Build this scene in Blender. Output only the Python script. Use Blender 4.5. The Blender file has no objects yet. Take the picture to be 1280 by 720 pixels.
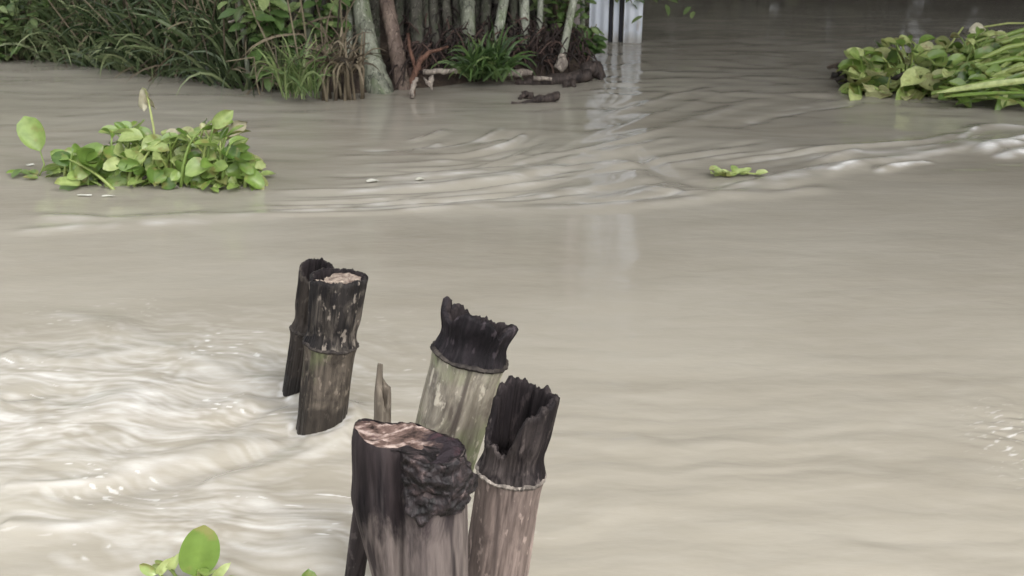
import bpy, math, random
import numpy as np
from mathutils import Vector, Matrix, noise as mnoise

random.seed(7)
RNG = np.random.default_rng(11)
scene = bpy.context.scene
COL = scene.collection
R = math.radians

# ------------------------------------------------------------------ camera
CAM_H, PITCH, FPX = 1.1, R(21.4), 1300.0
cam_d = bpy.data.cameras.new('camera')
cam = bpy.data.objects.new('camera', cam_d)
COL.objects.link(cam)
cam.location = (0, 0, CAM_H)
cam.rotation_euler = (R(90) - PITCH, 0, 0)
cam_d.sensor_width = 36.0
cam_d.lens = FPX / 1280 * 36.0
cam_d.clip_start = 0.02
cam_d.clip_end = 2000
cam_d.dof.use_dof = True
cam_d.dof.focus_distance = 1.75
cam_d.dof.aperture_fstop = 14.0
scene.camera = cam
FW = Vector((0, math.cos(PITCH), -math.sin(PITCH)))
UP = Vector((0, math.sin(PITCH), math.cos(PITCH)))
RT = Vector((1, 0, 0))


def ray(px, py):
    return FW + RT * ((px - 640) / FPX) + UP * (-(py - 360) / FPX)


def at_z(px, py, z=0.0):
    d = ray(px, py)
    t = (z - CAM_H) / d.z
    return Vector((0, 0, CAM_H)) + d * t


def at_depth(px, py, depth):
    return Vector((0, 0, CAM_H)) + ray(px, py) * depth


def row_Y(py):
    return at_z(640, py).y


# ------------------------------------------------------------------ world, sun
world = bpy.data.worlds.new("World")
scene.world = world
world.use_nodes = True
wn, wl = world.node_tree.nodes, world.node_tree.links
wn.clear()
sky = wn.new('ShaderNodeTexSky')
sky.sky_type = 'NISHITA'
sky.sun_disc = False
SUN_EL, SUN_AZ = R(56), R(125)          # azimuth clockwise from +Y
sky.sun_elevation = SUN_EL
sky.sun_rotation = SUN_AZ
sky.air_density = 1.0
sky.dust_density = 4.0
hs = wn.new('ShaderNodeHueSaturation')
hs.inputs['Saturation'].default_value = 0.12
bg = wn.new('ShaderNodeBackground')
bg.inputs['Strength'].default_value = 0.15
wo = wn.new('ShaderNodeOutputWorld')
wl.new(sky.outputs[0], hs.inputs['Color'])
wl.new(hs.outputs[0], bg.inputs['Color'])
wl.new(bg.outputs[0], wo.inputs['Surface'])
sun_d = bpy.data.lights.new('sun', 'SUN')
sun_d.energy = 0.95
sun_d.angle = R(14)
sun_d.color = (1.0, 0.94, 0.86)
sun = bpy.data.objects.new('sun', sun_d)
COL.objects.link(sun)
sd = Vector((math.sin(SUN_AZ) * math.cos(SUN_EL), math.cos(SUN_AZ) * math.cos(SUN_EL), math.sin(SUN_EL)))
sun.rotation_euler = sd.to_track_quat('Z', 'Y').to_euler()
scene.view_settings.view_transform = 'Standard'
scene.view_settings.look = 'None'
scene.view_settings.gamma = 1.0
scene.view_settings.exposure = 1.78


# ------------------------------------------------------------------ numpy noise
def _hash(ix, iy, seed):
    h = (ix.astype(np.int64) * 374761393 + iy.astype(np.int64) * 668265263 + seed * 974711) & 0x7fffffff
    h = ((h ^ (h >> 13)) * 1274126177) & 0x7fffffff
    return ((h ^ (h >> 16)) & 0xffff) / 65535.0


def gnoise(x, y, seed=0):
    """2-D gradient noise, about -1..1"""
    ix, iy = np.floor(x), np.floor(y)
    fx, fy = x - ix, y - iy
    ux, uy = fx * fx * fx * (fx * (fx * 6 - 15) + 10), fy * fy * fy * (fy * (fy * 6 - 15) + 10)

    def g(dx, dy):
        a = _hash(ix + dx, iy + dy, seed) * 2 * np.pi
        return np.cos(a) * (fx - dx) + np.sin(a) * (fy - dy)
    a = g(0, 0) * (1 - ux) + g(1, 0) * ux
    b = g(0, 1) * (1 - ux) + g(1, 1) * ux
    return (a * (1 - uy) + b * uy) * 1.5


def sstep(a, b, x):
    t = np.clip((x - a) / (b - a), 0, 1)
    return t * t * (3 - 2 * t)


def n3(x, y, z):
    return mnoise.noise(Vector((x, y, z)))


# ------------------------------------------------------------------ material helpers
class NT:
    def __init__(self, name):
        self.m = bpy.data.materials.new(name)
        self.m.use_nodes = True
        self.t = self.m.node_tree
        self.t.nodes.clear()
        self.out = self.t.nodes.new('ShaderNodeOutputMaterial')

    def new(self, typ, **kw):
        n = self.t.nodes.new(typ)
        for k, v in kw.items():
            setattr(n, k, v)
        return n

    def link(self, a, b):
        self.t.links.new(a, b)

    def coord(self, scale=(1, 1, 1), kind='Object', loc=(0, 0, 0)):
        tc = self.new('ShaderNodeTexCoord')
        mp = self.new('ShaderNodeMapping')
        mp.inputs['Scale'].default_value = scale
        mp.inputs['Location'].default_value = loc
        self.link(tc.outputs[kind], mp.inputs['Vector'])
        return mp.outputs[0]

    def noise(self, vec, scale=5, detail=4, rough=0.55, dist=0.0):
        n = self.new('ShaderNodeTexNoise')
        n.inputs['Scale'].default_value = scale
        n.inputs['Detail'].default_value = detail
        n.inputs['Roughness'].default_value = rough
        n.inputs['Distortion'].default_value = dist
        self.link(vec, n.inputs['Vector'])
        return n.outputs['Fac']

    def ramp(self, fac, stops, interp='LINEAR'):
        r = self.new('ShaderNodeValToRGB')
        r.color_ramp.interpolation = interp
        el = r.color_ramp.elements
        while len(el) < len(stops):
            el.new(0.5)
        for e, (p, c) in zip(el, stops):
            e.position = p
            e.color = (c[0], c[1], c[2], 1) if not isinstance(c, (int, float)) else (c, c, c, 1)
        self.link(fac, r.inputs[0])
        return r.outputs[0]

    def mix(self, fac, a, b, blend='MIX'):
        n = self.new('ShaderNodeMix', data_type='RGBA', blend_type=blend)
        for sock, v in ((n.inputs[0], fac), (n.inputs[6], a), (n.inputs[7], b)):
            if isinstance(v, (int, float)):
                sock.default_value = v
            elif isinstance(v, tuple):
                sock.default_value = (v[0], v[1], v[2], 1)
            else:
                self.link(v, sock)
        return n.outputs[2]

    def math(self, op, a, b=0.0, clamp=False):
        n = self.new('ShaderNodeMath', operation=op)
        n.use_clamp = clamp
        for s, v in ((n.inputs[0], a), (n.inputs[1], b)):
            if isinstance(v, (int, float)):
                s.default_value = v
            else:
                self.link(v, s)
        return n.outputs[0]

    def attr(self, name):
        n = self.new('ShaderNodeAttribute')
        n.attribute_name = name
        return n.outputs['Fac']

    def bump(self, h, strength=0.5, dist=0.01, normal=None):
        b = self.new('ShaderNodeBump')
        b.inputs['Strength'].default_value = strength
        b.inputs['Distance'].default_value = dist
        self.link(h, b.inputs['Height'])
        if normal is not None:
            self.link(normal, b.inputs['Normal'])
        return b.outputs[0]

    def bsdf(self, color, rough=0.6, normal=None, spec=0.5, trans=0.0, ior=None):
        p = self.new('ShaderNodeBsdfPrincipled')
        for s, v in ((p.inputs['Base Color'], color), (p.inputs['Roughness'], rough)):
            if isinstance(v, (int, float)):
                s.default_value = v
            elif isinstance(v, tuple):
                s.default_value = (v[0], v[1], v[2], 1)
            else:
                self.link(v, s)
        p.inputs['Specular IOR Level'].default_value = spec
        if ior:
            p.inputs['IOR'].default_value = ior
        if normal is not None:
            self.link(normal, p.inputs['Normal'])
        res = p.outputs[0]
        if trans > 0:
            tr = self.new('ShaderNodeBsdfTranslucent')
            if isinstance(color, tuple):
                tr.inputs[0].default_value = (color[0], color[1], color[2], 1)
            else:
                self.link(color, tr.inputs[0])
            mx = self.new('ShaderNodeMixShader')
            mx.inputs[0].default_value = trans
            self.link(res, mx.inputs[1])
            self.link(tr.outputs[0], mx.inputs[2])
            res = mx.outputs[0]
        self.link(res, self.out.inputs['Surface'])
        return self.m


def leaf_mat(name, dark, mid, light, rough=0.38, trans=0.3, spots=None):
    t = NT(name)
    tint = t.attr('tint')
    c = t.ramp(tint, [(0.0, dark), (0.5, mid), (1.0, light)])
    n = t.noise(t.coord(), scale=38, detail=3)
    c = t.mix(t.ramp(n, [(0.35, 0.0), (0.75, 0.5)]), c, tuple(x * 0.55 for x in mid))
    if spots:
        n2 = t.noise(t.coord(loc=(3, 1, 2)), scale=20, detail=4)
        c = t.mix(t.ramp(n2, [(0.55, 0.0), (0.66, 0.85)]), c, spots)
    nb = t.noise(t.coord(), scale=60, detail=2)
    return t.bsdf(c, rough, t.bump(nb, 0.25, 0.004), 0.5, trans)


def wood_mat(name, pale, dark, stain=0.5, streak=34, green=0.0, greencol=(.2, .24, .12), rough=0.75, fibre=0.12, bump=0.5,
             blotch=14, darkcol=(.018, .015, .016), seed=0.0, wet=0.0):
    """weathered bamboo / wood; grain runs along local z"""
    t = NT(name)
    v1 = t.coord((1, 1, fibre), loc=(seed, seed * 2, seed))
    s1 = t.noise(v1, scale=streak, detail=5, rough=0.65)
    s2 = t.noise(v1, scale=streak * 3.1, detail=3, rough=0.6)
    c = t.mix(t.ramp(s1, [(0.32, 0.0), (0.68, 1.0)]), dark, pale)
    v2 = t.coord((1, 1, 0.55), loc=(seed * 3, 1, 4))
    b1 = t.noise(v2, scale=blotch, detail=6, rough=0.65, dist=0.6)
    if green > 0:
        v3 = t.coord((1, 1, .6), loc=(5, seed, 1))
        g = t.noise(v3, scale=11, detail=5, rough=0.6)
        c = t.mix(t.ramp(g, [(0.62 - green * 0.25, 0.0), (0.72 - green * 0.2, 0.85)]), c, greencol)
    c = t.mix(t.ramp(b1, [(0.72 - stain * 0.4, 0.0), (0.86 - stain * 0.4, 0.9)]), c, darkcol)
    c = t.mix(t.ramp(s2, [(0.3, 0.55), (0.5, 0.0)]), c, tuple(x * 0.5 for x in dark))
    big = t.noise(t.coord((1, 1, .4), loc=(seed, 6, 3)), scale=9, detail=3, rough=.5)
    c = t.mix(t.ramp(big, [(.36, .55), (.56, 0.)]), c, tuple(x * .8 for x in dark))
    seam = t.noise(t.coord((1, 1, .05), loc=(2, seed, 9)), scale=19, detail=2, rough=.4)
    seam = t.math('ABSOLUTE', t.math('SUBTRACT', seam, .5))
    c = t.mix(t.ramp(seam, [(.0, .8), (.022, 0.)]), c, darkcol)
    # small flecks of pale dried mud and lichen
    fl = t.noise(t.coord((1, 1, .5), loc=(9, seed, 2)), scale=75, detail=3)
    c = t.mix(t.ramp(fl, [(0.60, 0.0), (0.67, 0.6)]), c, tuple(min(.6, x * 1.3) for x in pale))
    if wet:
        sp_ = t.new('ShaderNodeSeparateXYZ')
        tc_ = t.new('ShaderNodeTexCoord')
        t.link(tc_.outputs['Object'], sp_.inputs[0])
        wz = t.math('ADD', t.math('MULTIPLY', sp_.outputs[2], 1 / wet), t.math('MULTIPLY', t.math('SUBTRACT', b1, .5), 1.6))
        wf = t.ramp(wz, [(.7, 1.0), (1.0, 0.0)])
        c = t.mix(t.math('MULTIPLY', wf, .75), c, darkcol)
        rough = t.math('SUBTRACT', rough, t.math('MULTIPLY', wf, .4))
    h = t.math('ADD', t.math('MULTIPLY', s1, 0.6), t.math('MULTIPLY', s2, 0.4))
    h = t.math('ADD', h, t.math('MULTIPLY', b1, 0.3))
    return t.bsdf(c, rough, t.bump(h, bump, 0.006), 0.12)


# ------------------------------------------------------------------ object helpers
def tag(o, label=None, cat=None, group=None, kind=None):
    if label:
        o['label'] = label
    if cat:
        o['category'] = cat
    if group:
        o['group'] = group
    if kind:
        o['kind'] = kind
    return o


def empty(name, loc=(0, 0, 0), label=None, cat=None, group=None):
    o = bpy.data.objects.new(name, None)
    o.empty_display_size = 0.05
    o.location = loc
    COL.objects.link(o)
    return tag(o, label, cat, group)


class MB:
    """mesh builder: collects verts, faces and a per-vertex tint"""

    def __init__(self):
        self.v, self.f, self.t = [], [], []

    def add(self, verts, faces, tint=0.5):
        b = len(self.v)
        self.v += [tuple(p) for p in verts]
        self.f += [tuple(b + i for i in q) for q in faces]
        self.t += [tint] * len(verts) if isinstance(tint, float) else list(tint)

    def tube(self, pts, rad, seg=8, tint=0.5, cap=True):
        pts = [Vector(p) for p in pts]
        vs, fs = [], []
        prev = None
        for i, p in enumerate(pts):
            a = pts[max(0, i - 1)]
            b = pts[min(len(pts) - 1, i + 1)]
            d = (b - a).normalized()
            if prev is None:
                x = d.orthogonal().normalized()
            else:
                x = (prev - d * prev.dot(d))
                x = x.normalized() if x.length > 1e-6 else d.orthogonal().normalized()
            prev = x
            y = d.cross(x)
            r = rad[i] if isinstance(rad, (list, tuple)) else rad
            for k in range(seg):
                a_ = 2 * math.pi * k / seg
                vs.append(p + x * (r * math.cos(a_)) + y * (r * math.sin(a_)))
        for i in range(len(pts) - 1):
            for k in range(seg):
                k2 = (k + 1) % seg
                fs.append((i * seg + k, i * seg + k2, (i + 1) * seg + k2, (i + 1) * seg + k))
        if cap:
            fs.append(tuple(range(seg))[::-1])
            n = (len(pts) - 1) * seg
            fs.append(tuple(n + k for k in range(seg)))
        self.add(vs, fs, float(tint))

    def blade(self, base, d, length, width, droop=0.5, segs=6, tint=0.5, side=None, fold=0.25):
        """grass or bamboo blade: tapering ribbon with a folded midrib that arcs over"""
        p = Vector(base)
        d = Vector(d).normalized()
        if side is None:
            side = d.cross(Vector((random.uniform(-1, 1), random.uniform(-1, 1), 0.2)))
        side = (side - d * side.dot(d)).normalized()
        vs, fs = [], []
        st = length / segs
        for i in range(segs + 1):
            s = i / segs
            w = width * (min(1, 0.35 + s * 2.2)) * (1 - s ** 2.2) * 0.5 + 0.0004
            nrm = side.cross(d).normalized()
            vs += [p - side * w + nrm * (w * fold), p, p + side * w + nrm * (w * fold)]
            p = p + d * st
            d = (d + Vector((0, 0, -1)) * (droop * st / max(length, .01) * 2.0 * (0.3 + s))).normalized()
            side = (side - d * side.dot(d)).normalized()
        for i in range(segs):
            b = i * 3
            fs += [(b, b + 1, b + 4, b + 3), (b + 1, b + 2, b + 5, b + 4)]
        self.add(vs, fs, float(tint))

    def leaf(self, base, d, nrm, length, width, cup=0.15, bend=0.2, segs=7, tint=0.5, shape=0.0, wav=0.05):
        """broad leaf: grid with rounded outline; cup lifts the edges, bend curls the tip"""
        d = Vector(d).normalized()
        nrm = Vector(nrm)
        nrm = (nrm - d * nrm.dot(d)).normalized()
        side = d.cross(nrm)
        vs, fs, ts = [], [], []
        W = 5
        ph = random.uniform(0, 6)
        for i in range(segs + 1):
            s = i / segs
            prof = math.sqrt(max(0, 1 - (2 * (s ** (0.8 + shape)) - 1) ** 2))
            if i == 0:
                prof = 0.12
            if i == segs:
                prof = 0.05
            w = width * 0.5 * prof
            cx = s * length * (1 - 0.15 * bend * s)
            cz = -bend * length * s * s * 0.6
            for j in range(W):
                q = j / (W - 1) * 2 - 1
                z = cz + cup * width * q * q * prof + wav * width * math.sin(ph + s * 5 + q * 2.2) * abs(q)
                vs.append(Vector(base) + d * cx + side * (w * q) + nrm * z)
                ts.append(min(1, max(0, tint + (0.10 if j == 2 else 0) + random.uniform(-.04, .04))))
        for i in range(segs):
            for j in range(W - 1):
                a = i * W + j
                fs.append((a, a + 1, a + W + 1, a + W))
        self.add(vs, fs, ts)

    def build(self, name, mat, parent=None, smooth=True):
        me = bpy.data.meshes.new(name)
        me.from_pydata(self.v, [], self.f)
        if smooth:
            me.polygons.foreach_set('use_smooth', [True] * len(me.polygons))
        at = me.attributes.new('tint', 'FLOAT', 'POINT')
        at.data.foreach_set('value', self.t)
        me.materials.append(mat)
        me.update()
        o = bpy.data.objects.new(name, me)
        COL.objects.link(o)
        if parent is not None:
            o.parent = parent
        return o


# ------------------------------------------------------------------ materials
M_hy = leaf_mat('hyacinth_leaf', (.055, .115, .02), (.20, .31, .065), (.46, .53, .22), 0.3, 0.3, spots=(.25, .24, .08))
M_hyy = leaf_mat('hyacinth_leaf_yellowing', (.09, .11, .03), (.27, .30, .10), (.52, .52, .28), 0.4, 0.25, spots=(.2, .15, .07))
M_hy2 = leaf_mat('hyacinth_leaf_deep', (.03, .065, .015), (.19, .29, .06), (.55, .60, .26), 0.3, 0.25, spots=(.2, .19, .06))
M_stalk = leaf_mat('hyacinth_stalk', (.10, .17, .035), (.22, .31, .07), (.42, .46, .16), 0.35, 0.15)
M_dry = leaf_mat('withered_leaf', (.12, .09, .05), (.34, .30, .19), (.6, .56, .42), 0.7, 0.2)
M_root = leaf_mat('dark_root', (.012, .010, .008), (.03, .022, .016), (.07, .05, .035), 0.8, 0.0)
M_reed = leaf_mat('reed_blade', (.018, .033, .014), (.075, .11, .045), (.28, .32, .16), 0.42, 0.25)
M_shrub = leaf_mat('shrub_leaf', (.03, .06, .02), (.10, .17, .05), (.28, .34, .14), 0.4, 0.3)
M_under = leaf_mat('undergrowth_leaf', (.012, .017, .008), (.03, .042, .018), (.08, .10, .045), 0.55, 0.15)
M_far = leaf_mat('far_leaf', (.045, .042, .028), (.095, .088, .055), (.17, .16, .10), 0.6, 0.2)
M_canopy = leaf_mat('bamboo_leaf', (.03, .05, .018), (.06, .095, .03), (.12, .17, .06), 0.5, 0.25)
M_straw = leaf_mat('dry_straw', (.04, .03, .02), (.13, .10, .065), (.32, .27, .18), 0.8, 0.1)
M_redroot = leaf_mat('red_root', (.012, .008, .006), (.035, .02, .016), (.11, .065, .05), 0.8, 0.0)
M_petal = leaf_mat('pale_scrap', (.45, .42, .30), (.6, .58, .48), (.75, .74, .68), 0.6, 0.2)

M_culm_grey = wood_mat('culm_grey', (.27, .28, .22), (.11, .115, .085), 0.3, 26, 0.5, (.12, .15, .08), 0.6, 0.06, 0.3, 6, (.03, .03, .026))
M_culm_pale = wood_mat('culm_pale', (.40, .41, .34), (.18, .19, .14), 0.2, 26, 0.5, (.16, .20, .11), 0.6, 0.06, 0.3, 6, (.05, .045, .04), 2.0)
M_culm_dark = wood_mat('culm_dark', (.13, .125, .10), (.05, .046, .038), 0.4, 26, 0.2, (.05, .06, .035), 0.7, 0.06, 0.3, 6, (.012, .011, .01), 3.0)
M_culm_brown = wood_mat('culm_brown', (.24, .185, .15), (.085, .06, .05), 0.35, 26, 0.2, (.10, .10, .06), 0.7, 0.06, 0.3, 6, (.025, .018, .016), 4.0)
M_drift = wood_mat('driftwood', (.42, .37, .31), (.17, .14, .12), 0.35, 30, 0, (0, 0, 0), 0.8, 0.2, 0.5, 10, (.04, .03, .028), 1.0)
M_driftred = wood_mat('driftwood_red', (.19, .105, .075), (.07, .038, .028), 0.4, 30, 0, (0, 0, 0), 0.8, 0.2, 0.5, 10, (.03, .018, .015), 6.0)
M_driftdark = wood_mat('driftwood_dark', (.09, .07, .06), (.03, .024, .022), 0.5, 30, 0, (0, 0, 0), 0.6, 0.2, 0.5, 10, (.012, .01, .01), 7.0)

# ------------------------------------------------------------------ bank and river bed
WLP = [(-700, 60), (-200, 68), (0, 72), (60, 74), (100, 80), (200, 92), (260, 102), (340, 116), (430, 122), (520, 113), (600, 104),
       (690, 100), (752, 92)]
wl_pts = [at_z(a, b) for a, b in WLP]
WLX = np.array([p.x for p in wl_pts])
WLY = np.array([p.y for p in wl_pts])
EDGE_Y = np.array([0, 6.45, 7.0, 7.5, 8.5, 11, 13, 300])
EDGE_X = np.array([.60, .60, .62, .42, .30, .2, .2, .2])


def bank_height(x, y):
    n = gnoise(x * 1.3, y * 1.3, 3) * 0.10 + gnoise(x * 4, y * 4, 5) * 0.04
    s1 = np.minimum(y - np.interp(x, WLX, WLY), np.interp(y, EDGE_Y, EDGE_X) - x) + n
    s2 = y - 11.5 - 0.25 * np.sin(x * 0.9) + n * 2
    s3 = 0.45 - y + n * 0.3
    s4 = np.minimum(x - 5.4 - 0.2 * np.sin(y * 1.1), y - 0.4) + n
    s = np.maximum(np.maximum(np.maximum(s1, s2), s3), s4)
    h = -0.35 + 0.42 * sstep(-0.4, 0.22, s) + 0.35 * sstep(0.2, 1.6, s) + 0.5 * sstep(1.5, 6, s)
    return h + gnoise(x * 6, y * 6, 8) * 0.025 * sstep(-.3, .3, s) + gnoise(x * 17, y * 17, 9) * 0.012


def axis(lo, hi, step, far):
    a = list(np.arange(lo, hi + 1e-6, step))
    l, h, s = a[0], a[-1], step
    L, H = [], []
    while h < far:
        s *= 1.35
        h += s
        l -= s
        H.append(h)
        L.append(l)
    return np.array(L[::-1] + a + H)


def grid_mesh(name, X, Y, Z, mat, attrs=None):
    ny, nx = X.shape
    co = np.stack([X, Y, Z], -1).reshape(-1, 3).astype(np.float32)
    idx = np.arange(ny * nx).reshape(ny, nx)
    q = np.stack([idx[:-1, :-1], idx[:-1, 1:], idx[1:, 1:], idx[1:, :-1]], -1).reshape(-1)
    nf = len(q) // 4
    me = bpy.data.meshes.new(name)
    me.vertices.add(len(co))
    me.vertices.foreach_set('co', co.ravel())
    me.loops.add(nf * 4)
    me.loops.foreach_set('vertex_index', q.astype(np.int32))
    me.polygons.add(nf)
    me.polygons.foreach_set('loop_start', np.arange(0, nf * 4, 4, dtype=np.int32))
    me.polygons.foreach_set('use_smooth', np.ones(nf, dtype=bool))
    for k, a in (attrs or {}).items():
        at = me.attributes.new(k, 'FLOAT', 'POINT')
        at.data.foreach_set('value', a.astype(np.float32).ravel())
    me.update()
    me.validate()
    me.materials.append(mat)
    o = bpy.data.objects.new(name, me)
    COL.objects.link(o)
    return o


t = NT('bank_soil')
sn = t.noise(t.coord(), scale=9, detail=8, rough=0.65)
sn2 = t.noise(t.coord(), scale=45, detail=5, rough=0.6)
c = t.ramp(sn, [(0.3, (.018, .013, .010)), (0.55, (.05, .035, .026)), (0.75, (.11, .085, .06))])
M_soil = t.bsdf(t.mix(t.ramp(sn2, [(0.4, 0.0), (0.7, 0.5)]), c, (.02, .016, .012)), 0.85,
                t.bump(t.math('ADD', sn, t.math('MULTIPLY', sn2, .5)), 0.8, 0.03), 0.3)
gx = axis(-7, 5, 0.07, 400)
gy = axis(5.2, 10.5, 0.07, 400)
GX, GY = np.meshgrid(gx, gy)
ground = grid_mesh('ground', GX, GY, bank_height(GX, GY), M_soil)
tag(ground, kind='structure')


def gz(x, y):
    return float(bank_height(np.array([x]), np.array([y]))[0])


# ------------------------------------------------------------------ stump axes (needed by the water around them)
STUMPS = {
    'front_far': dict(B=at_z(402, 527), T=at_depth(423, 346, 2.17)),
    'back_far': dict(B=at_z(373, 486), T=at_depth(396, 337, 2.33)),
    'mid': dict(B=at_z(497, 772), T=at_depth(599, 402, 1.53)),
    'right': dict(B=at_z(600, 835), T=at_depth(653, 502, 1.42)),
    'fore': dict(B=at_z(524, 928), T=at_depth(515, 548, 1.25)),
}

# ------------------------------------------------------------------ water surface
prow = np.concatenate([np.arange(1080, -12, -1.25)])
Yr = np.array([row_Y(p) for p in prow])
far_rows = Yr[-1] * (1.18 ** np.arange(1, 26))
near_rows = np.array([-60, -6, -1.0, 0.1, 0.4, 0.6])
near_rows = near_rows[near_rows < Yr[0] - 0.05]
Yall = np.concatenate([near_rows, Yr, far_rows])
uc = np.linspace(-0.74, 0.74, 720)
ext = 0.74 + 0.05 * (1.3 ** np.arange(0, 20) - 1) / 0.3 + 0.05
U = np.concatenate([-ext[::-1], uc, ext])
Ycl = np.maximum(Yall, 0.8)
WX = U[None, :] * Ycl[:, None]
WY = np.repeat(Yall[:, None], len(U), 1)

H = np.zeros_like(WX)
F = np.zeros_like(WX)     # white of frothy water, and of sky glints painted into the colour
RL = np.zeros_like(WX)    # crests and troughs of the current
# domain warp so that crests are not straight
wx = WX + 0.10 * gnoise(WX * 2.2, WY * 3.0, 21) + 0.03 * gnoise(WX * 7, WY * 9, 22)
wy = WY + 0.05 * gnoise(WX * 2.0, WY * 2.6, 23) + 0.012 * gnoise(WX * 8, WY * 10, 24)
near = sstep(2.7, 1.75, WY)
mid = sstep(1.9, 2.6, WY) * sstep(4.0, 3.0, WY)
farw = sstep(3.4, 4.3, WY) * sstep(11, 7, WY)
H += near * (0.0052 * gnoise(wx / .24, wy / .085, 31) + 0.0012 * gnoise(wx / .12, wy / .044, 32) + 0.0003 * gnoise(wx / .05, wy / .018, 37))
H += mid * (0.0016 * gnoise(wx / .45, wy / .13, 33) + 0.0003 * gnoise(wx / .14, wy / .05, 38))
H += farw * (0.0035 * gnoise(wx / .55, wy / .22, 34) + 0.0022 * gnoise(wx / .26, wy / .10, 35))
H += 0.004 * gnoise(WX / 1.3, WY / .8, 36)


def ridge(pix, amp, width, foam_glint=0.0, taper=(0.25, 0.25), lop=0.0):
    """a crest (amp > 0) or trough along a line of points on the water"""
    P = [at_z(*p) for p in pix]
    # smooth the line
    pts = []
    n = len(P)
    for i in range(n - 1):
        p0, p1, p2, p3 = P[max(i - 1, 0)], P[i], P[i + 1], P[min(i + 2, n - 1)]
        for k in range(6):
            s = k / 6
            pts.append(0.5 * ((2 * p1) + (p2 - p0) * s + (2 * p0 - 5 * p1 + 4 * p2 - p3) * s * s + (3 * p1 - p0 - 3 * p2 + p3) * s ** 3))
    pts.append(P[-1])
    A = np.array([(p.x, p.y) for p in pts])
    seg = np.linalg.norm(np.diff(A, axis=0), axis=1)
    cum = np.concatenate([[0], np.cumsum(seg)])
    m = 4 * width
    sel = (WX > A[:, 0].min() - m) & (WX < A[:, 0].max() + m) & (WY > A[:, 1].min() - m) & (WY < A[:, 1].max() + m)
    if not sel.any():
        return
    x, y = WX[sel], WY[sel]
    best = np.full(x.shape, 1e9)
    sgn = np.zeros(x.shape)
    along = np.zeros(x.shape)
    for i in range(len(A) - 1):
        dx, dy = A[i + 1] - A[i]
        l2 = max(dx * dx + dy * dy, 1e-9)
        tt = np.clip(((x - A[i, 0]) * dx + (y - A[i, 1]) * dy) / l2, 0, 1)
        qx, qy = x - A[i, 0] - tt * dx, y - A[i, 1] - tt * dy
        dd = np.hypot(qx, qy)
        b = dd < best
        best[b] = dd[b]
        sgn[b] = np.sign(dx * qy - dy * qx)[b]
        along[b] = (cum[i] + tt * seg[i])[b] / cum[-1]
    ww = width * (0.7 + 0.6 * along) * (1 + 0.25 * gnoise(x * 6, y * 6, 41))
    tp = sstep(0, taper[0], along) * sstep(1, 1 - taper[1], along)
    g = np.exp(-(best / ww) ** 2)
    brk = 0.75 + 0.5 * gnoise(x * 3.1, y * 3.1, 42)
    prof = g * (1 + lop * np.tanh(sgn * best / ww))
    RL[sel] += amp * prof * tp * brk
    if foam_glint:
        fm = np.exp(-(best / (ww * 0.8)) ** 2) * tp * foam_glint
        F[sel] = np.maximum(F[sel], fm * np.clip(0.55 + 0.9 * gnoise(x * 9, y * 14, 43), 0, 1.2))


# the eddy in mid river: strands of current between two bounding stream lines
up_line = [(1150, 105), (1000, 92), (880, 98), (780, 128), (680, 158), (560, 172), (430, 180), (300, 185)]
lo_line = [(1275, 168), (1180, 196), (1060, 214), (930, 232), (780, 250), (600, 258), (420, 264), (180, 275)]


def strand(tv, s0, s1):
    out = []
    for k in range(7):
        s = (s0 + (s1 - s0) * k / 6) * 7
        i = min(6, int(s))
        f_ = s - i
        a = [up_line[i][j] * (1 - f_) + up_line[i + 1][j] * f_ for j in (0, 1)]
        b = [lo_line[i][j] * (1 - f_) + lo_line[i + 1][j] * f_ for j in (0, 1)]
        w = tv + 0.05 * math.sin(s * 1.3 + tv * 9)
        out.append((a[0] * (1 - w) + b[0] * w, a[1] * (1 - w) + b[1] * w))
    return out


rs = random.Random(5)
for k in range(34):
    tv = rs.uniform(0.0, 1.03)
    s0 = rs.uniform(0, 0.72)
    ln = rs.uniform(0.14, 0.42)
    ridge(strand(tv, s0, min(1, s0 + ln)), rs.choice((1, 1, -1)) * rs.uniform(.004, .011), rs.uniform(.018, .045),
          foam_glint=rs.choice((0, 0, .2, .35)))
for tv, s0, s1, a, w, fo in ((1.0, 0, .5, .026, .06, .55), (.9, 0.02, .36, .020, .045, .5), (.78, .05, .34, .016, .04, .35), (1.04, .25, .9, .014, .05, .2),
                             (.62, .3, .78, .012, .05, .15), (.5, .35, .8, -.012, .05, 0), (.3, .2, .6, .01, .05, .1), (.85, .4, .95, -.012, .05, 0)):
    ridge(strand(tv, s0, s1), a, w, foam_glint=fo)
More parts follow.
